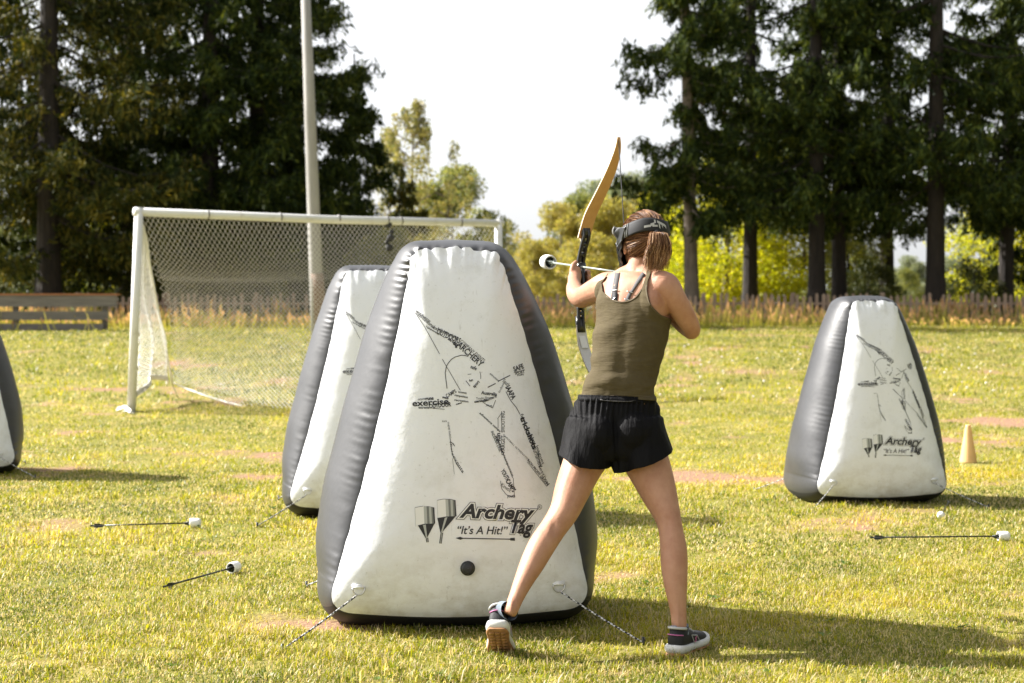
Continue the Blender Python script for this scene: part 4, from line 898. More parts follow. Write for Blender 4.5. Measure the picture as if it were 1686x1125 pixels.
# bow hand: palm, five fingers closed round the grip
body.ball(pp(947, 456, 6.84), (.024, .027, .042)); body.tube([aW, pp(945, 458, 6.82), pp(949, 444, 6.85)], [(.026, .023), (.026, .030), (.021, .025)], 12, ref=(0, 1, 0))
for k, (y0, r, ex) in enumerate(((446, .0088, 1), (454, .0092, 2), (462, .0088, 1.5), (469.5, .0078, -.5))):
    body.tube([pp(946, y0 + 1, 6.855), pp(948.5, y0, 6.892), pp(957, y0 + 1, 6.903), pp(966.5 + ex * .5, y0 + 1.5, 6.892), pp(969.5 + ex * .5, y0 + 2, 6.862), pp(967 + ex, y0 + 2.5, 6.838)], [r * 1.2, r * 1.15, r * 1.1, r * 1.08, r * 1.05, r * .85], 10)
body.tube([pp(944, 460, 6.83), pp(941.5, 447, 6.82), pp(944, 436, 6.83), pp(949.5, 430.5, 6.85)], [.015, .0125, .0108, .0088], 10)
# right arm: elbow low and out, forearm in front of the chest up to the string hand
bS, bE, bW, bH = pp(1090, 470, 6.19), pp(1141, 546, 6.24), pp(1068, 474, 6.44), pp(1048, 456, 6.46)
arm(body, [pp(1080, 473, 6.21), pp(1094, 472, 6.185), pp(1110, 493, 6.18), pp(1127, 520, 6.20), pp(1138.5, 541, 6.225), pp(1137, 548, 6.25)], [.052, .056, .046, .040, .0335, .030])
arm(body, [pp(1139, 545, 6.235), pp(1130, 537, 6.28), pp(1110, 518, 6.34), bW, bH], [.032, .036, .034, .024, .022])
body.ball(bH, (.026, .020, .030))
for k in range(4): body.tube([bH + Vector((-.012, .006, .022 - k * .015)), bH + Vector((-.034, .012, .020 - k * .014)), bH + Vector((-.040, -.008, .019 - k * .014)), bH + Vector((-.028, -.016, .018 - k * .014))], [.009, .0088, .008, .007], 9)
body.tube([bH + Vector((0, -.01, .01)), bH + Vector((-.012, -.02, .03)), bH + Vector((-.03, -.014, .036))], [.011, .0095, .0075], 9)
# legs, measured from the outline
LL = [(975, 735, 6.18, 40, .092), (957, 772, 6.15, 33.5, .086), (942, 808, 6.11, 29.5, .076), (929, 842, 6.07, 24.5, .066), (911, 870, 6.04, 22, .058), (893, 897, 6.00, 22.5, .058), (877, 927, 5.97, 20.5, .056),
      (862, 957, 5.93, 16, .046), (850, 984, 5.90, 12.8, .036), (842, 1003, 5.88, 12.2, .034), (838, 1012, 5.873, 10.5, .030)]
RL = [(1052, 735, 6.18, 41, .092), (1069, 772, 6.15, 36.5, .086), (1086, 815, 6.11, 29.5, .076), (1099, 850, 6.07, 22, .064), (1105, 876, 6.04, 20.5, .056), (1109, 905, 6.02, 22.3, .058), (1110.5, 935, 6.00, 22, .057),
      (1113, 969, 5.98, 18.5, .048), (1116.5, 1003, 5.965, 14, .036), (1118.5, 1030, 5.955, 12.2, .033), (1119, 1042, 5.952, 10.5, .029)]
limb(body, LL, 20); limb(body, RL, 20)
# head and face
HC = pp(1058, 403, 6.33); yaw = R(20); fw = Vector((-math.sin(yaw), math.cos(yaw), 0)); rt = Vector((math.cos(yaw), math.sin(yaw), 0)); up = Vector((0, 0, 1))
HM = Matrix(((rt.x, fw.x, 0), (rt.y, fw.y, 0), (0, 0, 1)))
def hp(x, y, z): return HC + HM @ Vector((x, y, z))      # x right, y forward, z up from the head centre
body.ball(hp(0, -.012, .022), (.072, .090, .084), 24, 16, HM); body.ball(hp(0, .022, -.035), (.056, .064, .074), 20, 14, HM); body.ball(hp(0, .050, -.080), (.034, .034, .028), 14, 10, HM)
body.tube([hp(0, .082, .012), hp(0, .100, -.012), hp(0, .100, -.024)], [.008, .011, .010], 8); body.ball(hp(0, .083, -.052), (.022, .010, .010), 10, 8, HM)
for sx in (-1, 1):
    body.ball(hp(sx * .073, -.004, -.012), (.008, .016, .028), 10, 8, HM); body.ball(hp(sx * .030, .078, .004), (.013, .012, .010), 10, 8, HM)
bme = remesh(body, .0042, 5, 'body')
V = vco(bme)
def relief(V):                                           # spine groove, waist hollows and knee backs on the camera side
    px = CX + V[:, 0] / V[:, 1] * F; py = HY - (V[:, 2] - CH) / V[:, 1] * F
    back = V[:, 1] < 6.27
    sx = 1047 - (py - 450) * .165
    gr = np.exp(-((px - sx) / 10) ** 2) * np.clip((py - 455) / 30, 0, 1) * np.clip((690 - py) / 40, 0, 1) * .004
    sc = .009 * np.exp(-((px - 1072) / 14) ** 2 - ((py - 500) / 20) ** 2) + .006 * np.exp(-((px - 1019) / 14) ** 2 - ((py - 500) / 22) ** 2)
    V = V.copy(); V[:, 1] += np.where(back, gr - sc, 0); return V
V = relief(V); px = CX + V[:, 0] / V[:, 1] * F; py = HY - (V[:, 2] - CH) / V[:, 1] * F
bk = V[:, 1] < 6.06
for (cx, cy, sx, sy, a) in ((1100, 868, 5, 16, .006), (912, 870, 6, 12, .006), (1116, 1025, 3.2, 26, -.004), (842, 1000, 3, 14, -.004)):
    V[:, 1] += np.where(bk, a * np.exp(-((px - cx) / sx) ** 2 - ((py - cy) / sy) ** 2), 0)
set_co(bme, V)
BV = BVHTree.FromPolygons([tuple(v) for v in V], [tuple(t) for t in tris(bme)])
def local(me): V = vco(me) - np.array(pl); set_co(me, V); return me
def cloth(shape, vox, infl, poly, wrinkle, name, mt, thick=.002, off=0):
    me = remesh(shape, vox, 6); V = relief(vco(me)); set_co(me, V); Nn = vno(me)
    V = V + Nn * (infl + wrinkle(V))[:, None]
    P2 = np.stack([CX + V[:, 0] / V[:, 1] * F, HY - (V[:, 2] - CH) / V[:, 1] * F], 1); T = tris(me)
    Vc, Tc = clip(V, T, poly_sd(P2, poly)); me2 = np_mesh(name, Vc - np.array(pl), Tc)
    o = link(name, me2, mt, person); md = o.modifiers.new('s', 'SOLIDIFY'); md.thickness = thick; md.offset = -1; return o, Vc, Tc
tb = MB(); torso(tb)
tank_poly = [(950, 656), (985, 659), (1030, 656), (1082, 660), (1100, 640), (1108, 560), (1107, 526), (1088, 519), (1072, 503), (1065, 482), (1066, 464), (1071, 450), (1074, 436), (1063, 436), (1064, 452), (1057, 474), (1044, 491), (1025, 497),
             (1006, 493), (992, 480), (990, 466), (1000, 452), (1003, 440), (994, 440), (985, 454), (979.5, 468), (977.5, 488), (976, 505), (960, 520), (940, 600)]
def tank_wr(V):
    q = V * [5, 3, 26]; lowr = np.clip((1.10 - V[:, 2]) / .2, 0, 1)
    tw = vnoise(np.stack([V[:, 0] * 9 + V[:, 2] * 9, V[:, 1] * 3, V[:, 2] * 34 - V[:, 0] * 10], 1), 71)
    return .010 * np.clip(tw, -.5, 1) * (.30 + 1.1 * lowr) + .009 * np.clip(vnoise(np.stack([V[:, 0] * 5 + V[:, 2] * 7, V[:, 1] * 3, V[:, 2] * 16 - V[:, 0] * 9], 1), 75), -.3, 1) + .0025 * vnoise(V * [22, 10, 8], 72) + .002 * lowr
tk, tV, tT = cloth(tb, .0042, .0065, tank_poly, tank_wr, 'tank_top', M_tank)
# neckline and armhole binding, hem seam
TB = BVHTree.FromPolygons([tuple(v) for v in tV], [tuple(t) for t in tT])
def on(tree, px, py, lift):
    d0 = 5.5; o = pp(px, py, d0); dr = (o - Vector((0, 0, CH))).normalized(); h = tree.ray_cast(o, dr, 2); return (h[0] - dr * lift) if h[0] else None
def ribbon(tree, pts, wpx, name, mt, lift=.003, thick=.0016, sub=6, parent=None):
    S = spline([(*p, w_) for p, w_ in zip(pts, wpx)], sub); A, B = [], []
    for i, s_ in enumerate(S):
        a = S[max(i - 1, 0)]; b_ = S[min(i + 1, len(S) - 1)]; t = np.array([b_[0] - a[0], b_[1] - a[1]]); t /= np.linalg.norm(t); nn = np.array([-t[1], t[0]]) * s_[2] / 2
        q1 = on(tree, s_[0] + nn[0], s_[1] + nn[1], lift); q2 = on(tree, s_[0] - nn[0], s_[1] - nn[1], lift)
        if q1 and q2 and abs(q1.y - q2.y) < .05: A.append(q1); B.append(q2)
    n = len(A)
    if n < 2: return
    mb = MB(); mb.add([v - pl for v in A + B], [(i, i + 1, n + i + 1, n + i) for i in range(n - 1)])
    o = mb.build(name, mt, parent or person); md = o.modifiers.new('s', 'SOLIDIFY'); md.thickness = thick; return o
M_bind = mat('olive_binding', (.090, .066, .033), .8)
ribbon(TB, [(1004, 443), (1000, 452), (990.5, 466), (992.5, 480), (1006, 493.6), (1025, 497.8), (1044, 491.8), (1057.3, 474.5), (1064, 452), (1063, 440)], [2.2] * 10, 'neck_binding', M_bind, .0015, parent=tk)
ribbon(TB, [(1072, 442), (1070.3, 450), (1065.4, 464), (1064.4, 482), (1071.4, 503.5), (1087.5, 519.6), (1103, 526)], [2.2] * 7, 'armhole_binding', M_bind, .0015, parent=tk)
ribbon(TB, [(960, 650), (985, 653), (1030, 650.5), (1078, 654)], [1.0] * 4, 'hem_seam', M_bind, .001, parent=tk)
# sports bra straps on the skin
ribbon(BV, [(1017, 448), (1015, 458), (1012, 475), (1011, 486)], [7.5, 8, 8, 8], 'bra_strap', M_strap, .003)
ribbon(BV, [(1012, 482), (1011, 490), (1010, 500)], [9.5, 10, 10], 'bra_strap', M_blk, .005)
ribbon(BV, [(1060, 450), (1052, 461), (1042, 477), (1036, 486), (1032, 496)], [7, 6.5, 5, 6, 6], 'bra_strap', M_strap, .003)
for a, b_ in (((1006, 478), (1017, 477)), ((1006, 497), (1013, 489)), ((1032, 479), (1042, 482)), ((1028, 492), (1037, 494))):
    ribbon(BV, [a, b_], [1.3, 1.3], 'strap_slider', M_ring, .0075)
# shorts
sb = MB()
limb(sb, [(1018, 638, 6.19, 61, .096), (1017, 655, 6.19, 64, .102), (1015, 680, 6.19, 73, .118), (1013, 705, 6.19, 80, .130), (1013, 735, 6.18, 84, .132), (1013, 752, 6.18, 78, .120)], 36, sq=2.3)
sb.ball(pp(986, 717, 6.12), (.085, .090, .085)); sb.ball(pp(1042, 714, 6.12), (.085, .090, .085)); sb.tube([pp(1018, 720, 6.17), pp(1021, 760, 6.16), pp(1023, 805, 6.15)], [(.06, .10), (.05, .10), (.045, .10)], 20, ref=(0, 1, 0))
limb(sb, [(978, 700, 6.17, 45, .108), (965, 745, 6.15, 45, .116), (953, 785, 6.13, 45, .120), (946, 810, 6.12, 45, .12)], 24)
limb(sb, [(1048, 700, 6.17, 45, .108), (1062, 745, 6.15, 45, .116), (1073, 785, 6.13, 46, .120), (1080, 810, 6.12, 46, .12)], 24)
short_poly = [(930, 649), (975, 650.5), (1016, 652), (1060, 654), (1100, 652), (1120, 700), (1106, 746), (1092, 756), (1076, 764), (1058, 770), (1042, 773), (1034, 777), (1022, 779), (1011, 779.5), (1006, 768), (1000, 772), (989, 773.5), (972, 772.5), (955, 770), (938, 762), (921, 750), (905, 700)]
def short_wr(V):
    px = CX + V[:, 0] / V[:, 1] * F; py = HY - (V[:, 2] - CH) / V[:, 1] * F; q = np.clip((700 - py) / 40, 0, 1)
    pleat = .004 * q * np.sin(px * .75 + 2.4 * vnoise(V * 9, 81)) * np.clip((py - 652) / 8, 0, 1)
    fl = .007 * vnoise(np.stack([V[:, 0] * 22 + V[:, 2] * 5, V[:, 1] * 6, V[:, 2] * 6], 1), 82) * np.clip((py - 680) / 60, 0, 1)
    seam = -.010 * np.exp(-((px - (1012 + (py - 680) * .04)) / 3.0) ** 2) * np.clip((py - 665) / 30, 0, 1) * (V[:, 1] < 6.2)
    return pleat + fl + seam + .003 * vnoise(V * 14, 84)
sh, sV, sT = cloth(sb, .0045, .002, short_poly, short_wr, 'shorts', M_short, .0025)
STR = BVHTree.FromPolygons([tuple(v) for v in sV], [tuple(t) for t in sT])
ribbon(STR, [(948, 655), (980, 657), (1016, 658.5), (1060, 660), (1084, 659)], [9] * 5, 'waistband', M_short, .002, parent=sh)
ribbon(STR, [(988, 658), (1000, 660), (1034, 661), (1046, 659)], [1, 1, 1, 1], 'waistband_stitch', M_strap, .005, parent=sh)
local(bme); link('body', bme, M_skin, person)

# hair: scalp shell, combed strands, pony tail
g = np.random.default_rng(17)
RX, RY, RZ, OC = .079, .098, .093, (0, -.012, .020)
def sc_pt(d, k=1.0): d = d / np.linalg.norm(d); return hp(OC[0] + d[0] * RX * k, OC[1] + d[1] * RY * k, OC[2] + d[2] * RZ * k)
cap = MB(); nu, nv = 40, 26; vs = []; fs = []
for i in range(nv + 1):
    for j in range(nu):
        a = 2 * math.pi * j / nu; low = -.55 - .30 * max(0, -math.sin(a)) + .95 * max(0, math.sin(a)) ** .7; th = math.acos(max(-1, min(1, 1 - (1 - low) * (i / nv) ** 1.4)))
        d = np.array([math.cos(a) * math.sin(th), math.sin(a) * math.sin(th), math.cos(th)]); vs.append(sc_pt(d, 1.0 + .01 * math.sin(j * 3.1 + i)) - pl)
fs = [(i * nu + j, i * nu + (j + 1) % nu, (i + 1) * nu + (j + 1) % nu, (i + 1) * nu + j) for i in range(nv) for j in range(nu)]
hcap = cap.add(vs, fs).build('hair', mat('scalp_hair', (.060, .026, .012), .6, bump=(90, .5, .004)), person)
def strand_mesh(lines, w0, name, parent, seed=0):
    gg = np.random.default_rng(seed); V, T = [], []; o = 0
    for ln in lines:
        ln = np.array(ln) - np.array(pl); k = len(ln); t = np.gradient(ln, axis=0); side = np.cross(t, gg.normal(0, 1, 3)); side /= np.linalg.norm(side, axis=1)[:, None] + 1e-9
        w_ = w0 * gg.uniform(.6, 1.3) * np.sin(np.linspace(.35, math.pi - .12, k))[:, None]
        V.append(np.concatenate([ln - side * w_, ln + side * w_])); i = np.arange(k - 1)[:, None]; T.append(np.concatenate([i, i + 1, i + k + 1, i + k], 1) + o); o += 2 * k
    return link(name, np_mesh(name, np.concatenate(V), np.concatenate(T)), M_hair, parent)
root_d = np.array([.02, -1.0, .10]); RT = sc_pt(root_d, 1.08)
lines = []
for k in range(4200):
    a = g.uniform(0, 2 * math.pi); cz = g.uniform(-.75 if math.sin(a) < .2 else .12, 1); s_ = math.sqrt(1 - cz * cz); d0 = np.array([math.cos(a) * s_, math.sin(a) * s_, cz]); rd = root_d / np.linalg.norm(root_d)
    om = math.acos(np.clip(d0 @ rd, -1, 1)); 
    if om < .15: continue
    end = g.uniform(.55, 1.0); lift = g.uniform(1.015, 1.075); puff = g.uniform(0, .16) * max(0, d0[2]) * (g.uniform() < .5); tt = np.linspace(0, end, 8); jx = g.normal(0, .05, 3)
    ln = []
    for t in tt:
        d = (math.sin((1 - t) * om) * d0 + math.sin(t * om) * rd) / math.sin(om) + jx * math.sin(math.pi * t); ln.append(tuple(sc_pt(d, lift + puff * math.sin(math.pi * min(1, t * 1.3)) + .02 * t)))
    lines.append(ln)
for k in range(240):                                     # loose wisps standing up on the crown
    a = g.uniform(0, 2 * math.pi); cz = g.uniform(.55, 1); s_ = math.sqrt(1 - cz * cz); d0 = np.array([math.cos(a) * s_, math.sin(a) * s_, cz]); dr = g.normal(0, 1, 3) + [0, -.8, .9]; ln = []
    for t in np.linspace(0, 1, 7): d = d0 + .35 * t * t * dr * .4; ln.append(tuple(sc_pt(d, 1.03 + .13 * t * (1.3 - t) + .05 * t)))
    lines.append(ln)
for k in range(260):                                     # wisps at the nape and by the mask edge
    a = R(g.uniform(190, 350)) if k % 3 else R(g.uniform(175, 215)); cz = g.uniform(-.85, -.35); s_ = math.sqrt(1 - cz * cz); d0 = np.array([math.cos(a) * s_, math.sin(a) * s_, cz]); dr = g.normal(0, .5, 3) + [0, -.1, -.8]; ln = []
    for t in np.linspace(0, 1, 6): ln.append(tuple(sc_pt(d0 + .22 * t * dr, 1.03 + .05 * t * g.uniform(.5, 1))))
    lines.append(ln)
strand_mesh(lines, .0008, 'hair_strands', hcap, 3)
lines = []; lines_top = []
for k in range(2200):
    u_ = g.uniform(0, 2 * math.pi); q = math.sqrt(g.uniform(0, 1)); ox, oy = q * math.cos(u_), q * math.sin(u_); ln = []; L_ = g.uniform(.10, .15); curl = g.normal(0, .004, 2); fl = g.normal(0, .012)
    for t in np.linspace(0, 1, 11):
        wd = .011 + .045 * math.sin(min(1, t * 1.25) * math.pi * .62) * (1 - .25 * t); back = .030 * math.sin(min(1, t * 2.2) * math.pi / 2) - .008 * t
        x_ = ox * wd * (1 - .35 * max(0, t - .6)) - .006 * t - .012 * t * t; y_ = -back - .030 * (oy + 1) * .45 * math.sin(math.pi * min(1, t * 1.1) * .8) ; z_ = .018 * math.sin(min(1, t * 3) * math.pi) - L_ * max(0, t - .06) ** 1.15
        base = RT + HM @ Vector((x_ + curl[0] * math.sin(t * 6) + fl * t * t * t, y_ + curl[1] * math.sin(t * 5), z_)); ln.append(tuple(base))
    lines.append(ln)
M_hair0 = M_hair; M_hair = leafmat('blond_streaked_hair', [(.07, .029, .013), (.19, .088, .040), (.42, .23, .12), (.72, .48, .29)], trans=.15, rough=.5, clump=.2, tcol=(1, .8, .6), spec=.35); strand_mesh(lines, .0009, 'ponytail', hcap, 4)
tie = MB(); tie.tube([RT + HM @ Vector((0, -.002, .004)), RT + HM @ Vector((0, -.018, .004))], [.017, .016], 14); tie.v = [tuple(Vector(v) - pl) for v in tie.v]; tie.build('hair_tie', M_blk, hcap)

# face mask and strap
def shell(name, mt, phis, vrows, rad, thick, par, flip=False):
    vs = [Vector(rad(ph, v)) - pl for v in vrows for ph in phis]; n = len(phis); fs = [(i * n + j, i * n + j + 1, (i + 1) * n + j + 1, (i + 1) * n + j) for i in range(len(vrows) - 1) for j in range(n - 1)]
    o = MB().add(vs, fs).build(name, mt, par); md = o.modifiers.new('s', 'SOLIDIFY'); md.thickness = thick; md.offset = 0; return o
def mask_r(ph, v):                                       # ph -1..1 across the face, v 0 top .. 1 chin
    pm = R(108 - 42 * v); a = ph * pm; front = max(0, math.cos(a)); nar = 1 - .34 * max(0, v - .35) ** 1.2
    rx = (.094 - .004 * v) * nar; ry = (.118 + .012 * math.exp(-((v - .12) / .12) ** 2)) * (1 - .22 * max(0, v - .3)); gv = .0030 * math.sin(v * 34 + abs(ph) * 16) * (abs(ph) > .25) * (v > .3)
    wz = .012 * math.exp(-((v - .10) / .08) ** 2) * (1 if abs(ph) < .8 else 0)
    z = .062 - .195 * v + .028 * (abs(ph)) ** 2 * v
    return hp(math.sin(a) * (rx + gv + wz), math.cos(a) * (ry + gv + wz) - .012 + .0 * front, z)
mask = shell('face_mask', M_mask, np.linspace(-1, 1, 61), np.linspace(0, 1, 46), mask_r, .004, person)
def frame_r(ph, v):
    a = ph * R(74); return hp(math.sin(a) * (.105 + .006 * math.sin(v * math.pi)), math.cos(a) * (.134 + .006 * math.sin(v * math.pi)) - .012, .066 - .030 * v)
shell('goggle_frame', M_lens, np.linspace(-1, 1, 41), np.linspace(0, 1, 6), frame_r, .006, mask)
for sx in (-1, 1):
    for k in range(4):
        pts = [Vector(mask_r(sx * (.45 + .10 * k + .18 * t), .22 + .10 * k * .4 + .55 * t)) for t in np.linspace(0, 1, 8)]
        ce = hp(0, 0, 0); pts = [p + (p - Vector((ce.x, ce.y, p.z))).normalized() * .003 - pl for p in pts]; MB().tube(pts, .0026, 6).build('mask_rib', M_mask, mask)
def strap_r(ph, v):
    a = math.pi + ph * R(86); bkk = -math.cos(a); ex = 1.155 + .012 * math.sin(v * math.pi)
    z = .070 + .022 * bkk - .050 * v + .004 * math.sin(ph * 5); d = math.sqrt(max(.2, 1 - ((z - OC[2]) / (RZ * 1.1)) ** 2))
    return hp(math.sin(a) * RX * ex * (.55 + .45 * d), OC[1] + math.cos(a) * RY * ex * (.55 + .45 * d), z)
strap = shell('mask_strap', M_blk, np.linspace(-1, 1, 61), np.linspace(0, 1, 8), strap_r, .003, mask)
for k, ph in enumerate((-.86, -.80)):
    pts = [Vector(strap_r(ph * -1, v)) for v in np.linspace(0, 1, 5)]; MB().tube([p + (p - Vector((HC.x, HC.y, p.z))).normalized() * .003 - pl for p in pts], .0018, 6).build('strap_buckle', M_lens, strap)
# grey mark woven on the strap
gm = MB()
def sm(u, v): 
    p = Vector(strap_r(u, v)); return p + (p - Vector((HC.x, HC.y, p.z))).normalized() * .0032 - pl
def mark(pts):
    n = len(pts)
    for (u0, v0, u1, v1, w_) in pts:
        st = 6; A = []
        for i in range(st + 1): t = i / st; A += [sm(u0 + (u1 - u0) * t, v0 + (v1 - v0) * t - w_), sm(u0 + (u1 - u0) * t, v0 + (v1 - v0) * t + w_)]
        gm.add(A, [(2 * i, 2 * i + 1, 2 * i + 3, 2 * i + 2) for i in range(st)])
sg = -1                                                  # strap angle runs right to left in the picture
mark([(sg * -.34, .66, sg * -.16, .60, .085), (sg * -.17, .54, sg * -.06, .42, .10), (sg * -.06, .24, sg * -.01, .24, .13), (sg * -.12, .60, sg * .03, .54, .07), (sg * .03, .22, sg * .30, .40, .10), (sg * .07, .46, sg * .11, .58, .17), (sg * .17, .36, sg * .20, .50, .17), (sg * .30, .44, sg * .34, .50, .12)])
gm.build('strap_mark', M_mark, strap, False)

# shoes and socks
M_shoe = mat('dark_mesh_upper', (.010, .010, .012), .7, bump=(160, .4, .002)); M_sole = mat('white_midsole', (.62, .62, .60), .5, noise=(20, (.45, .43, .40), .5, .8)); M_out = mat('tan_rubber_outsole', (.40, .20, .085), .75, noise=(30, (.22, .11, .05), .4, .7))
M_sock = mat('blue_grey_sock', (.13, .165, .21), .9, noise=(80, (.20, .23, .27), .4, .6)); M_pink = mat('pink_trim', (.45, .12, .30), .5); M_silver = mat('silver_trim', (.45, .46, .46), .4)
def shoe(origin, heading, pitch, ankle, roll=0):
    """origin: ground point under the ball of the foot; local y forward, x right, z up"""
    M = Matrix.Translation(origin) @ Matrix.Rotation(heading, 4, 'Z') @ Matrix.Rotation(pitch, 4, 'X') @ Matrix.Rotation(roll, 4, 'Y')
    f = lambda x, y, z: M @ Vector((x, y, z)) - pl
    o = None; ball = 0; rows = [(-.175, .022), (-.165, .031), (-.14, .036), (-.10, .034), (-.06, .034), (-.02, .040), (.02, .045), (.05, .042), (.075, .032), (.088, .016)]
    def slab(z0, z1, gr, name, mt, par, bev=0):
        S = spline(rows, 4); top = []; n = len(S); vs = []
        for sgn in (1, -1):
            for s_ in (S if sgn > 0 else S[::-1]): vs.append((sgn * (s_[1] + gr), s_[0] + (gr if s_[0] > 0 else -gr) * .7))
        m_ = len(vs); mb = MB(); V = []; levels = [(z0, -.003), (z0 + .003, 0), ((z0 + z1) / 2, .002), (z1 - .003, 0), (z1, -.003)]
        for z, ex in levels:
            for (x, y) in vs: zz = z + .012 * max(0, (y - .02) / .07) ** 2 * (1) ; V.append(f(x * (1 + ex / .035), y * (1 + ex / .12), zz + .006 * max(0, (-y - .1) / .07) * (z > .01)))
        fs = [(l * m_ + i, l * m_ + (i + 1) % m_, (l + 1) * m_ + (i + 1) % m_, (l + 1) * m_ + i) for l in range(4) for i in range(m_)] + [tuple(range(m_))[::-1], tuple(4 * m_ + i for i in range(m_))]
        return mb.add(V, fs).build(name, mt, par)
    u = MB(); S = spline([(-.170, .020, .058, .030), (-.158, .030, .056, .040), (-.13, .033, .056, .044), (-.09, .033, .054, .040), (-.05, .034, .048, .030), (-.01, .038, .042, .024), (.03, .040, .038, .020), (.06, .034, .034, .017), (.078, .022, .031, .012), (.086, .008, .030, .006)], 4)
    vs = []; nn = 20
    for s_ in S:
        for j in range(nn):
            a = 2 * math.pi * j / nn; vs.append(f(math.cos(a) * s_[1], s_[0], .024 + s_[3] * .6 + math.sin(a) * s_[3] * (1.15 if math.sin(a) > 0 else .7)))
    n_ = len(S); u.add(vs, [(i * nn + j, i * nn + (j + 1) % nn, (i + 1) * nn + (j + 1) % nn, (i + 1) * nn + j) for i in range(n_ - 1) for j in range(nn)] + [tuple(range(nn))[::-1], tuple((n_ - 1) * nn + j for j in range(nn))])
    ank = Vector(ankle) - pl
    c0 = f(0, -.125, .060); c1 = f(0, -.122, .098); u.tube([f(0, -.120, .045), c0, c1, c1 + (c0 - c1) * .12], [(.033, .046), (.031, .045), (.0315, .047), (.028, .043)], 20, ref=M.to_3x3() @ Vector((0, 1, 0)))
    sh_ = u.build('shoe', M_shoe, person)
    slab(.010, .034, .004, 'midsole', M_sole, sh_); slab(0, .0105, .002, 'outsole', M_out, sh_)
    tr = MB()
    for x in (-.02, 0, .02):
        for y in np.linspace(-.15, .06, 9): tr.box(f(x, y, -.001 + .012 * max(0, (y - .02) / .07) ** 2), (.0085, .010, .002), (M.to_3x3()))
    tr.build('tread', M_out, sh_)
    hb = MB(); hb.tube([f(math.sin(a) * .0335, -.125 - math.cos(a) * .047, .092 + .008 * math.cos(a)) for a in np.linspace(-1.3, 1.3, 12)], .005, 8); hb.build('heel_collar', M_silver, sh_)
    pk_ = MB(); pk_.tube([f(math.sin(a) * .037, -.128 - math.cos(a) * .0465, .070 + .006 * math.cos(a)) for a in np.linspace(-.9, .9, 10)], .0024, 6); pk_.build('pink_stripe', M_pink, sh_)
    lc = MB()
    for k in range(5): y = -.060 + k * .020; zt = .088 - k * .0085; lc.tube([f(-.022, y, zt - .012), f(0, y + .002, zt), f(.022, y, zt - .012)], .0028, 6)
    lc.build('laces', M_silver, sh_)
    ot = MB(); pts = [(.0345, -.095, .066), (.037, -.075, .034), (.041, -.035, .036), (.037, -.050, .058), (.0345, -.095, .066)]
    ot.tube([f(x + .002, y, z) for x, y, z in pts], .0016, 6, cap=False); ot.build('side_panel_trim', M_silver, sh_)
    V, T = glyphs('S', .05, .1); q = []
    for (a, c) in V: q.append(f(.0395 + .003 * (c), -.076 + a * .040, .038 + c * .026))
    letter = MB().add(q, [tuple(t) for t in T]); letter.build('letter_mark', M_pink, sh_, False)
    sk = MB(); sk.tube([f(0, -.118, .070), f(0, -.118, .100), (ank + f(0, -.118, .10)) / 2, ank], [(.031, .043), (.030, .041), (.029, .037), (.0295, .0365)], 20, ref=M.to_3x3() @ Vector((0, 1, 0)), cap=False); sk.build('sock', M_sock, person)
# right foot flat, toes out to the right; left foot on its toes with the sole turned to the camera
rh = R(-27); rf = Vector((math.sin(-rh), math.cos(rh), 0)); ank_r = pp(1118.5, 1043, 5.955); shoe(Vector((ank_r.x, ank_r.y, 0)) + rf * .122 + Vector((0, 0, .004)), rh, 0, pp(1118.5, 1036, 5.955))
lh = R(-4); ank_l = pp(839, 1006, 5.875); pit = R(-33)
shoe(Vector((G(824, 1066).x, 5.99, .012)), lh, pit, ank_l)

# ================================================================ THE BOW AND THE NOCKED ARROW
ad_ = Vector((-.39, .915, .088)).normalized(); BG = pp(957, 452, 6.865); bow = empty('recurve_bow', BG); tag(bow, 'recurve bow with pale wooden upper limb and black riser held upright by the person', 'bow', None)
Wd = Vector((.92, .39, 0)).normalized(); Hn = Vector((-.39, .92, 0)).normalized()
def bp_(px, py):                                         # point of the bow plane from its place in the picture
    d = 6.865
    for _ in range(6): x = (px - CX) / F * d; s_ = (BG.x - x) / .39; d = BG.y + s_ * .92
    return pp(px, py, d) - BG
M_limb = mat('maple_limb', (.50, .27, .105), .35, noise=(10, (.58, .34, .15), .3, .7, (3, 3, .3)), coat=.3); M_edge = mat('pale_limb_edge', (.72, .60, .44), .5); M_glass = mat('white_glass_limb', (.62, .62, .60), .3); M_riser = mat('black_riser', (.013, .013, .014), .3, coat=.3)
def strip(name, rows, th, mt, par, mt2=None):            # rows: (px, py, width px)
    S = spline([(*bp_(r[0], r[1]), r[2] * 6.7 / F / 2 / .95) for r in rows], 6); k = len(S); vs = []
    for i, s_ in enumerate(S):
        t = (Vector(S[min(i + 1, k - 1)][:3]) - Vector(S[max(i - 1, 0)][:3])).normalized(); n1 = t.cross(Wd).normalized(); p = Vector(s_[:3])
        for (a, b_) in ((-1, -1), (1, -1), (1, 1), (-1, 1)): vs.append(p + Wd * a * s_[3] + n1 * b_ * th * (1 - .4 * i / k))
    fs = [(4 * i + j, 4 * i + (j + 1) % 4, 4 * (i + 1) + (j + 1) % 4, 4 * (i + 1) + j) for i in range(k - 1) for j in range(4)] + [(3, 2, 1, 0), (4 * k - 4, 4 * k - 3, 4 * k - 2, 4 * k - 1)]
    me = MB().add(vs, fs).mesh(name); o = link(name, me, [mt, mt2 or mt], par, False)
    for i, pg in enumerate(me.polygons):
        if i < (k - 1) * 4 and i % 4 == 3: pg.material_index = 1
    return o
ul = strip('limb', [(961, 392, 21), (965.5, 375, 21), (973, 352, 21), (985, 327, 20), (998, 300, 18.5), (1008, 276, 16), (1015, 254, 12.5), (1018, 238, 8.5), (1018.5, 226, 5)], .0035, M_limb, bow, M_edge)
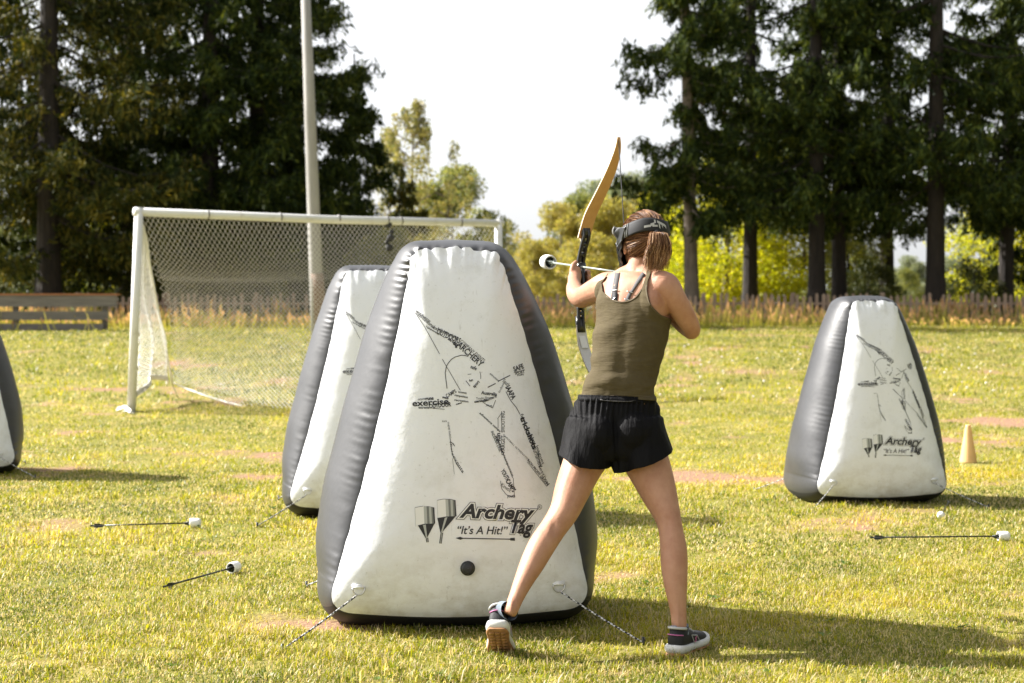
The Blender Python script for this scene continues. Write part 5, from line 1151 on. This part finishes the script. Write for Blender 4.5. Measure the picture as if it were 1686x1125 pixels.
strip('limb_butt', [(957.5, 398, 3), (960, 388, 13), (962.5, 380, 16)], .006, M_edge, ul)
ll = strip('limb', [(956, 535, 15), (957.5, 550, 17), (961, 570, 18), (969, 594, 18), (981, 620, 17.5), (993, 645, 15), (1002, 667, 12), (1006, 683, 8), (1006.5, 694, 5)], .0035, M_glass, bow, M_edge)
lb_ = MB()
def quad_on(p0, p1, wpx, lift): 
    A = []; 
    for p in (bp_(*p0), bp_(*p1)): A += [p - Wd * wpx * .0024 / 2 - Hn * lift, p + Wd * wpx * .0024 / 2 - Hn * lift]
    return A, [(0, 1, 3, 2)]
lb_.add(*quad_on((957.5, 553), (962.5, 573), 12, .0065)); lb_.build('label_sticker', M_paper, ll, False)
tx = MB()
for k in range(7): a, b_ = (957.7 + k * .62, 555.5 + k * 2.5), (957.7 + k * .62 + .2, 555.5 + k * 2.5 + 1.1); tx.add(*quad_on(a, b_, 9 if k % 3 else 6, .0075))
tx.build('label_lines', mat('label_grey', (.25, .26, .30), .6), ll, False)
# riser: two side rails joined by webs, grip, shelf, limb pockets
rs = MB(); RW = [(964.5, 366, .030), (964, 378, .030), (965, 390, .026), (962, 402, .022), (959, 415, .022), (956.5, 428, .024), (956, 437, .026)]
for sd_, hx in ((-1, .0042), (1, .0058)):
    S = spline([(*(bp_(a, b_) + Wd * sd_ * .0115), c) for a, b_, c in RW], 4); rs.tube([Vector(s_[:3]) for s_ in S], [(hx, s_[3] / 2 * .8) for s_ in S], 8, ref=Hn, sq=4)
for (a, b_) in ((964.5, 368), (964, 384), (962, 402), (958, 419), (956, 436)): rs.tube([bp_(a, b_ - 3.5), bp_(a - .4, b_ + 3.5)], [(.013, .010)] * 2, 8, ref=Hn, sq=4)
rs.tube([bp_(964.8, 362), bp_(964, 386), bp_(963, 390)], [(.0185, .008), (.0185, .011), (.015, .011)], 12, ref=Hn, sq=4)
rs.tube([bp_(955.5, 434), bp_(956, 441), bp_(957, 446)], [(.019, .020), (.021, .021), (.016, .018)], 12, ref=Hn, sq=3.5)
rs.tube([bp_(957.5, 443), bp_(958.5, 455), bp_(959.5, 472), bp_(959.5, 488), bp_(957.5, 500), bp_(956, 509)], [(.014, .019), (.0125, .018), (.013, .019), (.014, .021), (.013, .018), (.014, .016)], 16, ref=Hn)
for sd_ in (-1, 1):
    S = spline([(*(bp_(a, b_) + Wd * sd_ * .0095), c) for a, b_, c in ((956, 505, .026), (956, 514, .024), (956, 524, .026), (956, 536, .028), (956.5, 546, .022))], 4); rs.tube([Vector(s_[:3]) for s_ in S], [(.005, s_[3] / 2 * .8) for s_ in S], 8, ref=Hn, sq=4)
rs.tube([bp_(955, 522), bp_(955.5, 535), bp_(957, 548)], [(.0185, .009), (.0185, .011), (.0185, .009)], 12, ref=Hn, sq=4); rs.tube([bp_(950.5, 521), bp_(951, 531)], [(.006, .012), (.006, .012)], 8, ref=Hn, sq=4)
for (a, b_) in ((956, 507), (956, 516)): rs.tube([bp_(a, b_ - 3), bp_(a, b_ + 3)], [(.012, .010)] * 2, 8, ref=Hn, sq=4)
rs.build('riser', M_riser, bow)
rw = MB(); sq_ = []
for (a, b_) in ((962.5, 396), (959.5, 410), (956.5, 427)): rw.tube([bp_(a, b_ - 4.5) + Hn * .004, bp_(a - 1, b_ + 4.5) + Hn * .004], [(.0075, .004)] * 2, 8, ref=Hn, sq=4)
rw.build('riser_web', mat('grey_web', (.16, .16, .165), .35), bow)
MB().tube([bp_(952, 437) + Hn * -.012, bp_(948, 440) + Hn * -.018, bp_(953.5, 444) + Hn * -.016], .0042, 8).build('arrow_rest', M_ring, bow)
NK = BG + Vector((0, 0, 0)); arrow_at = lambda t: Vector((BG.x, BG.y, 0)) + Vector((-.39 * t, .92 * t, 1.386 + .086 * t)) - Hn * 0 + Wd * -.006
hd_, tl_ = arrow_at(.318), arrow_at(-.42)
MB().tube([bp_(1018.5, 229), (tl_ - BG), bp_(1006.5, 691)], .0017, 6).build('bowstring', M_blk, bow)
arrow(hd_, tl_, 'arrow with pale shaft and round white foam tip drawn on the bow', M_shaft2, None, .0305)
